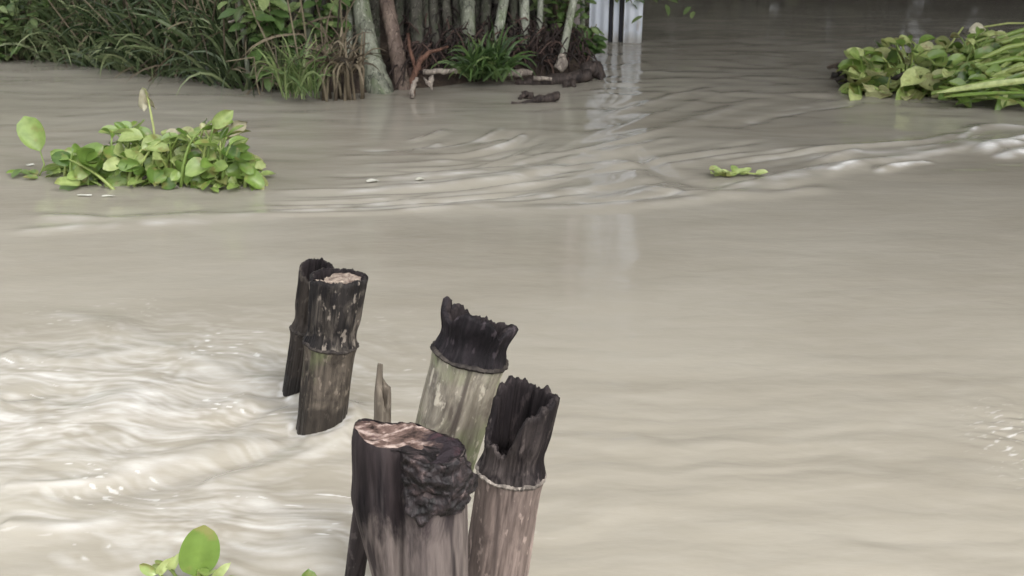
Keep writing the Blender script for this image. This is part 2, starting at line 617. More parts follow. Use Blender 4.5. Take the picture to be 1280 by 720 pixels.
# bowl-shaped eddy lines that curl up towards the channel
for k in range(34):
    q = (k + rs.uniform(-.4, .4)) / 33
    sx_, sy_ = 545 - 280 * q + rs.uniform(-60, 60), 186 + 84 * q
    ex_, ey_ = 650 + 150 * q + rs.uniform(-25, 25), 158 + 70 * q + rs.uniform(-6, 6)
    m1 = (sx_ * .6 + ex_ * .4, sy_ * .86 + ey_ * .14)
    m2 = (sx_ * .25 + ex_ * .75, sy_ * .55 + ey_ * .45)
    a_ = rs.choice((1, -1)) * rs.uniform(.006, .013)
    ridge([(sx_, sy_), m1, m2, (ex_, ey_)], a_, rs.uniform(.016, .034), foam_glint=rs.choice((0, .25, .4)) if a_ > 0 else 0, lop=rs.uniform(-.6, .6))
for pix, a, w, fo in (([(380, 262), (522, 243), (608, 233), (689, 214), (730, 196)], -.012, .024, 0), ([(380, 267), (522, 249), (610, 240), (695, 221)],   .011, .024, .3),
                      ([(453, 264), (555, 256), (632, 244), (725, 226)], -.011, .023, 0), ([(453, 269), (555, 261), (640, 250), (735, 232)], .010, .023, .3),
                      ([(470, 215), (560, 209), (612, 200), (642, 180)], -.016, .028, 0), ([(500, 178), (535, 172), (560, 160)], .014, .025, .35),
                      ([(508, 186), (530, 184), (556, 178)], .014, .02, .4),
                      ([(785, 178), (810, 205), (850, 226), (920, 236), (1010, 238)], -.018, .05, 0), ([(790, 228), (860, 242), (960, 244), (1060, 232)], .014, .04, .15)):
    ridge(pix, a, w, fo)
# breaking water at the right edge, bright reflections painted in as white
for pix, a, w, fo in (([(1300, 168), (1250, 182), (1212, 195)], .03, .036, 1.8), ([(1320, 188), (1275, 193), (1240, 199)], .025, .03, 1.8),
                      ([(1172, 202), (1135, 206), (1088, 217)], .024, .022, 1.6), ([(1290, 178), (1255, 183), (1222, 192)], .02, .03, 1.8), ([(1310, 186), (1280, 188), (1250, 194)], .02, .03, 1.8), ([(1225, 160), (1212, 166), (1198, 176)], .015, .02, 1.2), ([(1082, 205), (1055, 211), (1025, 223)], .022, .02, 1.6),
                      ([(1300, 160), (1240, 158), (1200, 166)], .02, .04, .6), ([(1080, 188), (1050, 196), (1010, 208)], .02, .03, .5),
                      ([(1005, 214), (960, 228), (860, 238)], .015, .03, .3),
                      ([(20, 268), (150, 276), (420, 262)], .016, .05, .2), ([(0, 292), (130, 284), (300, 276)], .014, .05, .3)):
    ridge(pix, a, w, fo, (.2, .3))
# small wavelets in the channel under the white sheets
for k in range(60):
    px, py = rs.uniform(735, 1040), rs.uniform(50, 135)
    l = rs.uniform(15, 60)
    ridge([(px - l, py + rs.uniform(-3, 3)), (px, py), (px + l, py + rs.uniform(-3, 3))], rs.choice((1, -1)) * rs.uniform(.003, .009), rs.uniform(.03, .07), 0, (.4, .4))
# wakes trailing to the left of the two far stumps
for pix, a, w, fo in (
        ([(386, 546), (350, 556), (300, 574), (190, 602), (50, 615)], -.016, .035, 0),
        ([(366, 498), (335, 508), (290, 528), (235, 540)], -.016, .025, 0),
        ([(384, 520), (340, 536), (260, 562), (150, 590), (60, 604)], .005, .035, .5),
        ([(362, 483), (290, 470), (210, 436), (110, 402), (10, 384)], .010, .045, .40),
        ([(440, 545), (390, 566), (340, 584), (250, 612)], .010, .025, .30),
        ([(360, 490), (250, 486), (150, 500), (60, 520)], .008, .05, .45),
        ([(330, 500), (230, 520), (120, 520), (10, 545)], .008, .05, .4),
        ([(250, 600), (330, 630), (400, 680), (430, 720)], .008, .04, .45),
        ([(0, 440), (90, 452), (180, 440), (240, 455)], .008, .04, .5),
        ([(0, 500), (70, 492), (140, 505)], -.008, .03, 0),
        ([(0, 610), (80, 606), (190, 590)], .009, .02, .5),
        ([(0, 655), (90, 660), (200, 645)], .006, .03, .5)):
    ridge(pix, a, w, fo, (.06, .35))
RLc = .018 + .020 * np.exp(-(((WX - at_z(1250, 185).x) / 1.2) ** 2 + ((WY - at_z(1250, 185).y) / .5) ** 2))
H += RLc * np.tanh(RL / RLc)
# water heaped on the upstream side of each far stump, drawn down behind
for key, r in (('front_far', .055), ('back_far', .04)):
    b = STUMPS[key]['B']
    H += 0.020 * np.exp(-(((WX - b.x - r * 1.0) / (r * 1.1)) ** 2 + ((WY - b.y - r * .3) / (r * 1.2)) ** 2))
    H -= 0.018 * np.exp(-(((WX - b.x + r * 1.3) / (r * 1.1)) ** 2 + ((WY - b.y + r * .5) / (r * .9)) ** 2))
# churned, frothy water below the wakes, sky reflection whitened into its colour
ca = at_z(150, 500)
turb = np.exp(-(((WX - ca.x) / .62) ** 2 + ((WY - ca.y) / .42) ** 2))
cb = at_z(330, 660)
turb = np.maximum(turb, 0.85 * np.exp(-(((WX - cb.x) / .34) ** 2 + ((WY - cb.y) / .2) ** 2)))
cc = at_z(1290, 560)
turb_r = np.exp(-(((WX - cc.x) / .10) ** 2 + ((WY - cc.y) / .18) ** 2))
tx = WX + 0.08 * gnoise(WX * 5, WY * 6, 51)
ty = WY + 0.05 * gnoise(WX * 5, WY * 6, 52) + 0.18 * WX
tn = gnoise(tx / .17, ty / .06, 53) + 0.7 * gnoise(tx / .07, ty / .026, 54) + .3 * gnoise(tx / .03, ty / .012, 57)
H += turb * 0.0013 * tn + turb_r * .005 * tn
fn = gnoise(tx / .25, ty / .05, 55) * .5 + gnoise(tx / .09, ty / .020, 56) * .6 + gnoise(tx / .035, ty / .010, 60) * .45
F = np.maximum(F, turb * np.clip(0.30 + 0.52 * fn, 0, 1))
fleck = gnoise(tx / .035, ty / .011, 61) * (.5 + gnoise(tx / .3, ty / .12, 62))
F = np.maximum(F, np.clip(turb * 1.6, 0, 1) * np.clip((fleck - .42) * 4, 0, .9))
sp = gnoise(tx / .05, (WY - .5 * WX) / .010, 58) * .7 + gnoise(WX / .016, WY / .009, 63) * .5
F = np.maximum(F, turb_r * np.clip((sp - .22) * 2.6, 0, 1.0) * 0.8)
F = np.maximum(F, near * sstep(.1, -.5, WX) * np.clip((gnoise(tx / .16, ty / .03, 59) - .15) * .7, 0, .35))
for key, r in (('front_far', .053), ('back_far', .034)):
    b = STUMPS[key]['B']
    dd = np.hypot(WX - b.x, WY - b.y)
    up_ = np.clip(.5 + (WX - b.x) / r * .5, 0, 1)
    H += .005 * np.exp(-((dd - r * 1.45) / .016) ** 2) * (.3 + up_) - .003 * np.exp(-((dd - r * 2.1) / .02) ** 2) * up_
    F = np.maximum(F, np.exp(-((dd - r * 1.2) / .012) ** 2) * np.clip(.35 + gnoise(WX * 40, WY * 40, 71), 0, .7))
# fade everything out far from the place the photograph shows
fade = sstep(16, 11, WY) * sstep(.85, .76, np.abs(WX) / Ycl[:, None]) * sstep(.3, .6, WY)
H *= fade
F = np.clip(F * fade, 0, 1.2)

t = NT('muddy_water')
pos = t.coord((1, 1, 1))
lowv = t.noise(t.coord((.55, 1.4, 1)), scale=1.3, detail=5, rough=.55, dist=1.0)
finev = t.noise(t.coord((.7, 2.2, 1)), scale=6, detail=5, rough=.6, dist=1.5)
wc = t.ramp(lowv, [(0.3, (.245, .222, .180)), (0.7, (.302, .280, .234))])
wc = t.mix(t.ramp(finev, [(0.42, 0.0), (0.75, 0.22)]), wc, (.35, .333, .295))
foam_glint = t.attr('froth_glint')
fnz = t.noise(t.coord((.8, 2.0, 1)), scale=24, detail=5, rough=.65)
ff = t.math('MULTIPLY', foam_glint, t.math('ADD', fnz, .35), clamp=True)
wc = t.mix(t.ramp(ff, [(0.05, 0.0), (0.85, 0.85)]), wc, (.66, .65, .63))  # white covers frothy patches and sky reflections painted on the crests
rough = t.math('ADD', t.math('MULTIPLY', ff, .25), .055)
b1 = t.noise(t.coord((.5, 1.5, 1)), scale=16, detail=3, rough=.5, dist=.6)
b2 = t.noise(t.coord((.6, 1.6, 1)), scale=60, detail=2, rough=.5, dist=.3)
bn = t.bump(t.math('ADD', b1, t.math('MULTIPLY', b2, .3)), .07, .02)
M_water = t.bsdf(wc, rough, bn, .5, ior=1.33)
water = grid_mesh('water', WX, WY, H, M_water, {'froth_glint': F})
tag(water, kind='structure')


# ------------------------------------------------------------------ bamboo stumps
def axis_frame(B, T):
    z = (T - B).normalized()
    x = RT - z * RT.dot(z)
    x.normalize()
    y = z.cross(x)                      # points away from the camera
    m = Matrix((x, y, z)).transposed().to_4x4()
    m.translation = B
    return m


def polar_mesh(name, fn, th_n, z_vals, mat, parent, close_top=None, inner=None):
    """fn(theta, s) -> local point; s runs over z_vals"""
    vs, fs = [], []
    for s in z_vals:
        for k in range(th_n):
            vs.append(fn(2 * math.pi * k / th_n, s))
    for i in range(len(z_vals) - 1):
        for k in range(th_n):
            k2 = (k + 1) % th_n
            fs.append((i * th_n + k, i * th_n + k2, (i + 1) * th_n + k2, (i + 1) * th_n + k))
    mb = MB()
    mb.add(vs, fs)
    if close_top is not None:
        base = (len(z_vals) - 1) * th_n
        mb.v.append(close_top)
        mb.t.append(0.5)
        c_ = len(mb.v) - 1
        for k in range(th_n):
            mb.f.append((base + k, base + (k + 1) % th_n, c_))
    o = mb.build(name, mat, parent)
    if inner:
        o.data.materials.append(inner[1])
        cut = next(i for i, z in enumerate(z_vals) if z >= inner[0]) * th_n
        idx = np.zeros(len(o.data.polygons), dtype=np.int32)
        idx[cut:] = 1
        o.data.polygons.foreach_set('material_index', idx)
    return o


M_hollow = wood_mat('dark_hollow', (.035, .028, .028), (.010, .008, .009), .5, 50, 0, (0, 0, 0), .8, .09, .8, 14, (.005, .004, .004), 12.0)  # near-black wood for the inner faces of the hollow stumps


def bamboo_stump(label, B, T, r, node_frac, rim, mats, wall=.011, flare=.0, seed=0, groove=.003, taper=.0, group='broken bamboo stumps in the river',
                 ring=.005, cat='bamboo stump', rag=.004):
    """hollow bamboo stump; rim(theta) = height of the broken edge relative to the top point; theta 0 = right, -90 deg = facing the camera"""
    root = empty('bamboo_stump', (0, 0, 0), label, cat, group)
    root.matrix_world = axis_frame(B, T)
    L = (T - B).length
    zn = L * node_frac
    TH = 200

    def rad(th, z):
        cx, sx = math.cos(th), math.sin(th)
        k = r * (1 + taper * (L - z) / L)
        k *= 1 + 0.035 * n3(cx * 1.2 + seed, sx * 1.2, z * 5)
        k += groove * (n3(cx * 5 + seed, sx * 5, z * 5) * .8 + .5 * n3(cx * 11, sx * 11 + seed, z * 9))
        k += (.5 if z < zn else 1.3) * groove * .5 * n3(cx * 24, sx * 24 + seed, z * 7)
        d = (z - zn)
        k += 0.0035 * math.exp(-(d / .014) ** 2)
        if d > 0:
            u = d / max(L - zn, .01)
            k += flare * min(u, 1.05) ** 2 - 0.004 * math.exp(-((d - .03) / .02) ** 2)
        return k

    def low(th, s):
        z = -0.3 + (zn + 0.3) * s
        k = rad(th, z)
        return (k * math.cos(th), k * math.sin(th), z)
    polar_mesh('lower_culm', low, TH, [i / 60 for i in range(61)], mats[0], root)

    def ringf(th, s):
        a = s * 2 * math.pi
        w = n3(math.cos(th) * 3 + seed, math.sin(th) * 3, 7)
        k = rad(th, zn) - .0012 + ring * (.50 * math.cos(a)) + .20 * ring * w + .0014 * math.cos(2 * a)
        return (k * math.cos(th), k * math.sin(th), zn + .0045 * math.sin(a) * (1 + .3 * w) + .002 * w)
    polar_mesh('node_ring', ringf, TH, [i / 12 for i in range(13)], mats[1], root)

    def upf(th, s):
        top = L + rim(th) + rag * n3(math.cos(th) * 6 + seed, math.sin(th) * 6, 3) + .45 * rag * n3(math.cos(th) * 17 + seed, math.sin(th) * 19, 5) + .25 * rag * n3(math.cos(th) * 40, math.sin(th) * 40 + seed, 9) + 1.1 * rag * n3(math.cos(th) * 2.4, math.sin(th) * 2.4 + seed, 13)
        top = max(top, zn + .012)
        cx, sx = math.cos(th), math.sin(th)
        if s <= 1:                      # outside going up
            z = zn + (top - zn) * s
            k = rad(th, z)
        elif s <= 2:                    # across the broken edge
            u = s - 1
            z = top + .003 * math.sin(u * math.pi) + .003 * n3(cx * 14, sx * 14, u * 2)
            k = rad(th, top) - wall * u * (1 + .3 * n3(cx * 7, sx * 7, seed))
        elif s <= 3:                    # down the inside
            u = s - 2
            zb = zn + .010
            z = top + (zb - top) * u
            k = rad(th, z) - wall * (1 + .3 * n3(cx * 7, sx * 7, seed)) - .001 * n3(cx * 9, sx * 9, z * 14)
        else:                           # the diaphragm across the node
            u = s - 3
            z = zn + .010 - .006 * math.sin(u * 1.5)
            k = (rad(th, zn) - wall) * (1 - u)
        return (k * cx, k * sx, z)
    ss = [i / 22 for i in range(23)] + [1 + i / 4 for i in range(1, 5)] + [2 + i / 14 for i in range(1, 15)] + [3 + i / 6 for i in range(1, 7)]
    polar_mesh('broken_top', upf, TH, ss, mats[2], root, inner=(1.5, M_hollow))
    return root


def ang(th, c):
    return abs((th - R(c) + math.pi) % (2 * math.pi) - math.pi)


M_s1_low = wood_mat('stump_brown', (.15, .125, .10), (.035, .029, .024), .65, 42, .25, (.12, .13, .07), .7, .10, .7, 15, (.02, .017, .015), 1.3, wet=.055)
M_s1_up = wood_mat('stump_streaked_black', (.22, .19, .16), (.007, .006, .006), .95, 46, 0, (0, 0, 0), .65, .10, .8, 13, (.012, .011, .012), 2.1)
M_s_ring = wood_mat('node_ring_dark', (.07, .06, .052), (.02, .017, .016), .3, 60, 0, (0, 0, 0), .7, .6, .6, 20, (.015, .013, .013), .4)
M_s2 = wood_mat('stump_dark_brown', (.06, .05, .043), (.018, .015, .013), .5, 44, .1, (.06, .06, .04), .7, .10, .7, 15, (.012, .011, .011), 3.1, wet=.05)
M_s3_low = wood_mat('stump_pale_lichen', (.42, .385, .315), (.16, .14, .11), .58, 40, .8, (.20, .23, .12), .65, .12, .6, 16, (.05, .04, .036), 5.2)
M_s3_up = wood_mat('stump_charred', (.042, .034, .038), (.008, .007, .008), .5, 55, 0, (0, 0, 0), .7, .09, .9, 14, (.008, .007, .008), 4.4)
M_s4_low = wood_mat('stump_pink_grey', (.26, .205, .18), (.075, .057, .05), .58, 40, 0, (0, 0, 0), .7, .12, .6, 14, (.07, .055, .05), 8.2)
M_s4_up = wood_mat('stump_rotten_brown', (.08, .066, .062), (.009, .007, .007), .8, 50, 0, (0, 0, 0), .7, .09, .9, 14, (.010, .008, .009), 9.1)
M_s_ringp = wood_mat('node_ring_pale', (.34, .30, .26), (.10, .085, .075), .45, 60, 0, (0, 0, 0), .7, .6, .6, 20, (.03, .026, .024), 1.4)
M_s5_low = wood_mat('stump_weathered_mauve', (.42, .375, .345), (.15, .125, .12), .35, 34, 0, (0, 0, 0), .7, .09, .8, 12, (.03, .024, .025), 7.7)

S = STUMPS
s1_root = bamboo_stump('streaked dark bamboo stump with flat cut top, nearer of the leaning pair in open water', S['front_far']['B'], S['front_far']['T'], .053, .555,
             lambda th: .005 * math.cos(th) - .000 * math.sin(th) - .008 * math.exp(-(ang(th, -160) / .5) ** 2),
             (M_s1_low, M_s_ring, M_s1_up), wall=.012, flare=.007, seed=3, groove=.004, rag=.003)
M_cut = wood_mat('cut_face_pale', (.45, .38, .31), (.16, .12, .10), .4, 60, 0, (0, 0, 0), .75, 1.0, .8, 22, (.10, .07, .06), 11.0)
L1 = (S['front_far']['T'] - S['front_far']['B']).length


def cut1(th, s_):
    k = .050 * (1 - s_)
    x, y = k * math.cos(th), k * math.sin(th)
    return (x, y, L1 - .004 - .004 * s_ + .09 * x - .02 * y + .004 * n3(x * 60, y * 60, 2) + .003 * n3(x * 150, y * 150, 4) - .02 * math.exp(-((x + .035) ** 2 + (y - .02) ** 2) / .0005))


polar_mesh('cut_face', cut1, 48, [i / 14 for i in range(14)] + [.99], M_cut, s1_root)
bamboo_stump('narrow black bamboo stump behind the streaked flat-topped stump', S['back_far']['B'], S['back_far']['T'], .034, .50,
             lambda th: .012 * math.sin(th) - .016 * math.exp(-(ang(th, -90) / .6) ** 2),
             (M_s2, M_s_ring, M_s2), wall=.009, flare=.005, seed=14)


def rim_mid(th):
    v = -.010 * math.sin(th)
    v += .022 * math.exp(-(ang(th, 178) / .20) ** 2) + .010 * math.exp(-(ang(th, 130) / .3) ** 2)
    v += .010 * math.exp(-(ang(th, -100) / .4) ** 2) - .008 * math.exp(-(ang(th, -140) / .2) ** 2)
    v += .008 * math.exp(-(ang(th, -20) / .4) ** 2) - .008 * math.exp(-(ang(th, -55) / .18) ** 2)
    return v + .002 * math.sin(th * 9 + 1)


bamboo_stump('pale lichen-stained leaning bamboo stump with charred jagged crown', S['mid']['B'], S['mid']['T'], .0535, .895, rim_mid,
             (M_s3_low, M_s_ring, M_s3_up), wall=.012, flare=.0055, seed=25, groove=.0032, taper=-.08, ring=.006)


def rim_right(th):
    v = .004
    v -= .072 * math.exp(-(ang(th, -150) / 1.1) ** 6) - .012 * math.exp(-(ang(th, -10) / .5) ** 2)
    v += .010 * math.exp(-(ang(th, 100) / .4) ** 2)
    return v + .006 * math.sin(th * 7) * (ang(th, -125) < 1.2)


bamboo_stump('pinkish grey bamboo stump split open to a black hollow at the top', S['right']['B'], S['right']['T'], .0445, .755, rim_right,
             (M_s4_low, M_s_ringp, M_s4_up), wall=.010, flare=.004, seed=36, groove=.0025, taper=.05, ring=.0022, rag=.006)

# the big foreground stump: solid root-end with two lobes, torn top and a rotten burl
B5, T5 = S['fore']['B'], S['fore']['T']
root5 = empty('bamboo_stump', (0, 0, 0), 'thick solid stump nearest the camera with torn pink top and rotten black burl', 'bamboo stump',
              'broken bamboo stumps in the river')
root5.matrix_world = axis_frame(B5, T5)
L5 = (T5 - B5).length


def lobes(th, z):
    cx, sx = math.cos(th), math.sin(th)
    d = L5 - z
    u = min(1, max(0, (d - .08) / .14))
    u = u * u * (3 - 2 * u)
    c1x, c1r = -.036 + .018 * u, .0375 - .002 * u
    c1x -= .003 * math.exp(-((d - .075) / .02) ** 2)
    c2x, c2r = .016, .053
    res = []
    for cxx, cyy, rr in ((c1x, -.006, c1r), (c2x, 0.004, c2r)):
        b = cx * cxx + sx * cyy
        q = rr * rr - (cxx * cxx + cyy * cyy) + b * b
        res.append(b + math.sqrt(max(q, 1e-7)))
    k = max(res) + .0035 * math.exp(-abs(res[0] - res[1]) / .006) - .0025
    gd = math.exp(-(ang(th, -114) / .15) ** 2)
    k -= .013 * gd * (0.6 + .4 * n3(0, 0, z * 12))
    k += .0018 * n3(cx * 4, sx * 4, z * 6) + .0016 * n3(cx * 10, sx * 10, z * 5) + .0009 * n3(cx * 24, sx * 24, z * 9)
    return k


def top5(x, y):
    return L5 - .22 * x - .05 * y - 0.010 * math.exp(-((x - .03) / .03) ** 2) + .006 * math.exp(-((x + .068) / .014) ** 2)


def body5(th, s):
    k0 = lobes(th, L5)
    zt = top5(k0 * math.cos(th), k0 * math.sin(th)) + .002 * n3(math.cos(th) * 7, math.sin(th) * 7, 1)
    z = -0.3 + (zt + 0.3) * s
    k = lobes(th, z)
    if s > .97:
        k -= .004 * ((s - .97) / .03) ** 2
    return (k * math.cos(th), k * math.sin(th), z)


# darker rotten wood towards the torn end: wood change with its own ragged border (object-space height)
t = NT('stump_weathered')
v1 = t.coord((1, 1, .09), loc=(7, 2, 1))
s1 = t.noise(v1, scale=36, detail=5, rough=.65)
s2 = t.noise(v1, scale=110, detail=3, rough=.6)
pale = t.mix(t.ramp(s1, [(.32, 0.), (.66, 1.)]), (.04, .032, .03), (.215, .18, .163))
darkw = t.mix(t.ramp(s1, [(.35, 0.), (.75, 1.)]), (.006, .005, .006), (.05, .038, .039))
sep = t.new('ShaderNodeSeparateXYZ')
tc = t.new('ShaderNodeTexCoord')
t.link(tc.outputs['Object'], sep.inputs[0])
blot = t.noise(t.coord((1, 1, .35), loc=(1, 5, 2)), scale=17, detail=6, rough=.65, dist=.5)
hz_ = t.math('ADD', t.math('MULTIPLY', t.math('SUBTRACT', sep.outputs[2], L5 - .10), 7.0), t.math('MULTIPLY', t.math('SUBTRACT', blot, .5), 2.6))
hz_ = t.math('SUBTRACT', hz_, t.math('MULTIPLY', sep.outputs[0], 5.0))
c = t.mix(t.ramp(hz_, [(.0, 0.), (.30, 1.)]), pale, darkw)
crk = t.noise(t.coord((1, 1, .16), loc=(3, 1, 8)), scale=26, detail=3, rough=.5, dist=.3)
c = t.mix(t.ramp(crk, [(.60, 0.), (.64, .9)]), c, (.02, .016, .017))
big = t.noise(t.coord((1, 1, .3), loc=(4, 6, 3)), scale=11, detail=4, rough=.6)
c = t.mix(t.ramp(big, [(.36, .7), (.56, 0.)]), c, (.06, .048, .048))
c = t.mix(t.ramp(s2, [(.3, .5), (.48, 0.)]), c, (.05, .042, .042))
M_s5 = t.bsdf(c, .72, t.bump(t.math('ADD', t.math('MULTIPLY', s1, .7), t.math('MULTIPLY', s2, .4)), .8, .006), .12)
polar_mesh('trunk', body5, 150, [i / 110 for i in range(111)], M_s5, root5)

# torn top surface
t = NT('torn_fibre')
tc2 = t.coord((1.0, .28, 1), loc=(0, 0, 0))
rot = t.new('ShaderNodeMapping')
rot.inputs['Rotation'].default_value = (0, 0, R(55))
tc = t.new('ShaderNodeTexCoord')
t.link(tc.outputs['Object'], rot.inputs[0])
mp2 = t.new('ShaderNodeMapping')
mp2.inputs['Scale'].default_value = (1.3, .10, 1)
t.link(rot.outputs[0], mp2.inputs[0])
f1 = t.noise(mp2.outputs[0], scale=85, detail=5, rough=.65)
f2 = t.noise(t.coord(), scale=26, detail=5, rough=.6, dist=.7)
c = t.ramp(f1, [(.36, (.025, .017, .015)), (.5, (.12, .08, .068)), (.64, (.40, .32, .285))])
sepx = t.new('ShaderNodeSeparateXYZ')
t.link(tc.outputs['Object'], sepx.inputs[0])
rx = t.math('ADD', t.math('MULTIPLY', t.math('SUBTRACT', sepx.outputs[0], .004), 22.0), t.math('MULTIPLY', t.math('SUBTRACT', f2, .5), 3.2))
c = t.mix(t.ramp(rx, [(0., 0.), (.5, 1.)]), c, (.022, .017, .020))
c = t.mix(t.ramp(f2, [(.56, 0.), (.68, .9)]), c, (.05, .026, .03))
M_fibre = t.bsdf(c, .7, t.bump(t.math('ADD', f1, f2), .9, .008), .12)


def cap5(th, s):
    u = 1 - s
    k0 = lobes(th, L5) - .0035
    x, y = k0 * u * math.cos(th), k0 * u * math.sin(th)
    xr, yr = x * math.cos(R(55)) - y * math.sin(R(55)), x * math.sin(R(55)) + y * math.cos(R(55))
    zt = top5(x, y)
    edge = .002 * n3(math.cos(th) * 7, math.sin(th) * 9, 1)
    dz = .006 * n3(xr * 90, yr * 22, 3) + .005 * n3(xr * 190, yr * 40, 5) + .006 * n3(x * 35, y * 35, 9)
    dz -= .014 * math.exp(-(((x + .005) / .03) ** 2 + ((y - .0) / .03) ** 2))
    return (x, y, zt + edge * u + dz * min(1, s * 6) - .002)


polar_mesh('torn_top', cap5, 150, [i / 46 for i in range(46)] + [.995], M_fibre, root5)

# burl: lumpy rotten knot at the front right of the torn end
t = NT('rotten_burl')
f1 = t.noise(t.coord(), scale=24, detail=5, rough=.6, dist=2.2)
f2 = t.noise(t.coord(loc=(4, 4, 4)), scale=95, detail=4, rough=.6)
c = t.ramp(f1, [(.40, (.006, .005, .005)), (.55, (.022, .017, .018)), (.64, (.065, .047, .046)), (.76, (.25, .20, .19))])
M_burl = t.bsdf(t.mix(t.ramp(f2, [(.5, 0.), (.7, .5)]), c, (.012, .01, .012)), .55, t.bump(t.math('ADD', f1, t.math('MULTIPLY', f2, .2)), .8, .008), .25)


def ridged(p):
    return 1 - 2.4 * abs(mnoise.noise(p))


NU, NV = 150, 140
vs, fs = [], []
for j in range(NV):
    v = j / (NV - 1) * 1.42
    for i in range(NU):
        u = i / (NU - 1)
        th = R(-122 + 150 * u)
        k0 = lobes(th, L5)
        zt = top5(k0 * math.cos(th), k0 * math.sin(th))
        if v <= 1:
            z = L5 - .128 + (zt - L5 + .128) * v
            k = lobes(th, z)
            P = Vector((k * math.cos(th), k * math.sin(th), z))
            N = Vector((math.cos(th), math.sin(th), max(0, (v - .75) * 3)))
        else:
            q = (v - 1) * 1.9
            k = k0 * (1 - q)
            x, y = k * math.cos(th), k * math.sin(th)
            P = Vector((x, y, top5(x, y)))
            N = Vector((math.cos(th) * max(0, .8 - q * 2), math.sin(th) * max(0, .8 - q * 2), 1))
        N.normalize()
        e = 1 - (((u - .50) / .45) ** 2 + ((v - .76) / .54) ** 2)
        e += .75 * mnoise.noise(P * 28) + .40 * mnoise.noise(P * 75)
        e = max(0., min(1., e * 1.7))
        e = e * e * (3 - 2 * e)
        n = ridged(P * 34) * .6 + ridged(P * 70 + Vector((3, 1, 2))) * .35 + mnoise.noise(P * 22) * .6 + ridged(P * 150) * .12
        vs.append(P + N * (e * (.0055 + .0085 * n) - .0030))
for j in range(NV - 1):
    for i in range(NU - 1):
        b_ = j * NU + i
        fs.append((b_, b_ + 1, b_ + NU + 1, b_ + NU))
mb = MB()
mb.add(vs, fs)
mb.build('rotten_burl', M_burl, root5)

# slim stakes beside the big stump
GS = 'slim stakes beside the big stump'


def stake(label, B, T, r, mat, split):
    root = empty('bamboo_stake', (0, 0, 0), label, 'stake', GS)
    root.matrix_world = axis_frame(B, T)
    L = (T - B).length

    def f(th, s):
        cx, sx = math.cos(th), math.sin(th)
        top = L + (-.035 * (1 - math.exp(-(ang(th, 150) / .9) ** 2)) - .03 * math.exp(-(ang(th, -60) / .4) ** 2) if split else .004 * cx)
        z = -.3 + (top + .3) * min(s, 1)
        k = r * (1 + .10 * n3(cx + r * 90, sx, z * 7)) + .0012 * n3(cx * 5, sx * 5, z * 9)
        if split:
            k *= .62 + .38 * min(1, (L - z + .004) / .05) if z < L else .62
        if s > 1:
            k *= (2 - s) * .9 + .05
        return (k * cx, k * sx * .8, z)
    polar_mesh('stake_shaft', f, 40, [i / 80 for i in range(81)] + [1.3, 1.7, 1.99], mat, root)


M_spike = wood_mat('stake_grey_brown', (.17, .145, .115), (.06, .048, .038), .35, 60, .2, (.15, .15, .09), .75, .08, .7, 20, (.03, .025, .02), 2.6)
M_stk = wood_mat('stake_black', (.07, .058, .058), (.024, .02, .021), .35, 50, 0, (0, 0, 0), .65, .08, .7, 16, (.010, .008, .009), 6.6)
stake('thin pointed grey brown splinter rising behind the thick stump', at_z(473, 830), at_depth(479, 455, 1.38), .0115, M_spike, True)
stake('slim black stake leaning in the water left of the thick stump', at_z(432, 800), at_depth(466, 560, 1.36), .0150, M_stk, False)


# ------------------------------------------------------------------ water hyacinth
def petiole(mb, base, tip, r0, r1, sag=.15, tint=.5, seg=7):
    base, tip = Vector(base), Vector(tip)
    d = tip - base
    hor = Vector((d.x, d.y, 0))
    pts = []
    for i in range(8):
        s = i / 7
        pts.append(base + d * s + Vector((0, 0, 1)) * (sag * d.length * math.sin(s * math.pi)) - hor * (sag * .6 * math.sin(s * math.pi)))
    rad = [(r0 * (1 + .5 * math.exp(-((i / 7 - .25) / .2) ** 2))) * (1 - i / 7) + r1 * (i / 7) for i in range(8)]
    mb.tube(pts, rad, seg, tint)
    return (pts[-1] - pts[-2]).normalized()


def hy_plant(lv, stk, base, tip, ln, wd, tint, tiltv=None, r=.006, wild=.5):
    """one stalk with its leaf"""
    d = petiole(stk, base, tip, r, r * .55, random.uniform(.05, .2), random.uniform(.2, .9))
    out = Vector((tip[0] - base[0], tip[1] - base[1], 0))
    if out.length < .01:
        out = Vector((random.uniform(-1, 1), random.uniform(-1, 1), 0))
    out.normalize()
    ld = (d * .7 + out * random.uniform(.2, 1.1) + Vector((random.uniform(-.4, .4), random.uniform(-.4, .4), random.uniform(-.5, .3)))).normalized()
    nr = Vector((0, 0, 1)) if tiltv is None else Vector(tiltv)
    nr = nr + Vector((random.uniform(-1.2, 1.2) * wild, random.uniform(-1.5, .5) * wild, 0))
    lv.leaf(tip, ld, nr, ln, wd, cup=random.uniform(.05, .38), bend=random.uniform(-.1, .8), tint=tint, wav=random.uniform(.02, .08), shape=random.uniform(-.05, .35))


def add_roots(parent, cx, cy, rx_, ry_, n):
    mb = MB()
    for i in range(n):
        a = random.uniform(0, 2 * math.pi)
        q = math.sqrt(random.random())
        x, y = cx + rx_ * q * math.cos(a), cy + ry_ * q * math.sin(a)
        pts = [(x, y, .02)]
        for k in range(4):
            pts.append((pts[-1][0] + random.uniform(-.03, .03), pts[-1][1] + random.uniform(-.03, .03), pts[-1][2] + random.uniform(-.012, .012)))
        mb.tube(pts, [.008, .010, .009, .006, .003], 6, random.random())
    return mb.build('roots', M_root, parent)


# left raft
c0 = at_z(205, 225)
random.seed(21)
lv2 = MB()
raft = empty('water_hyacinth', c0, 'bright green water hyacinth clump drifting left, with one pale withered leaf standing up', 'water plant',
             'water hyacinth clumps')
lv, stk, dry = MB(), MB(), MB()
px2m = (c0 - Vector((0, 0, CAM_H))).dot(FW) / FPX


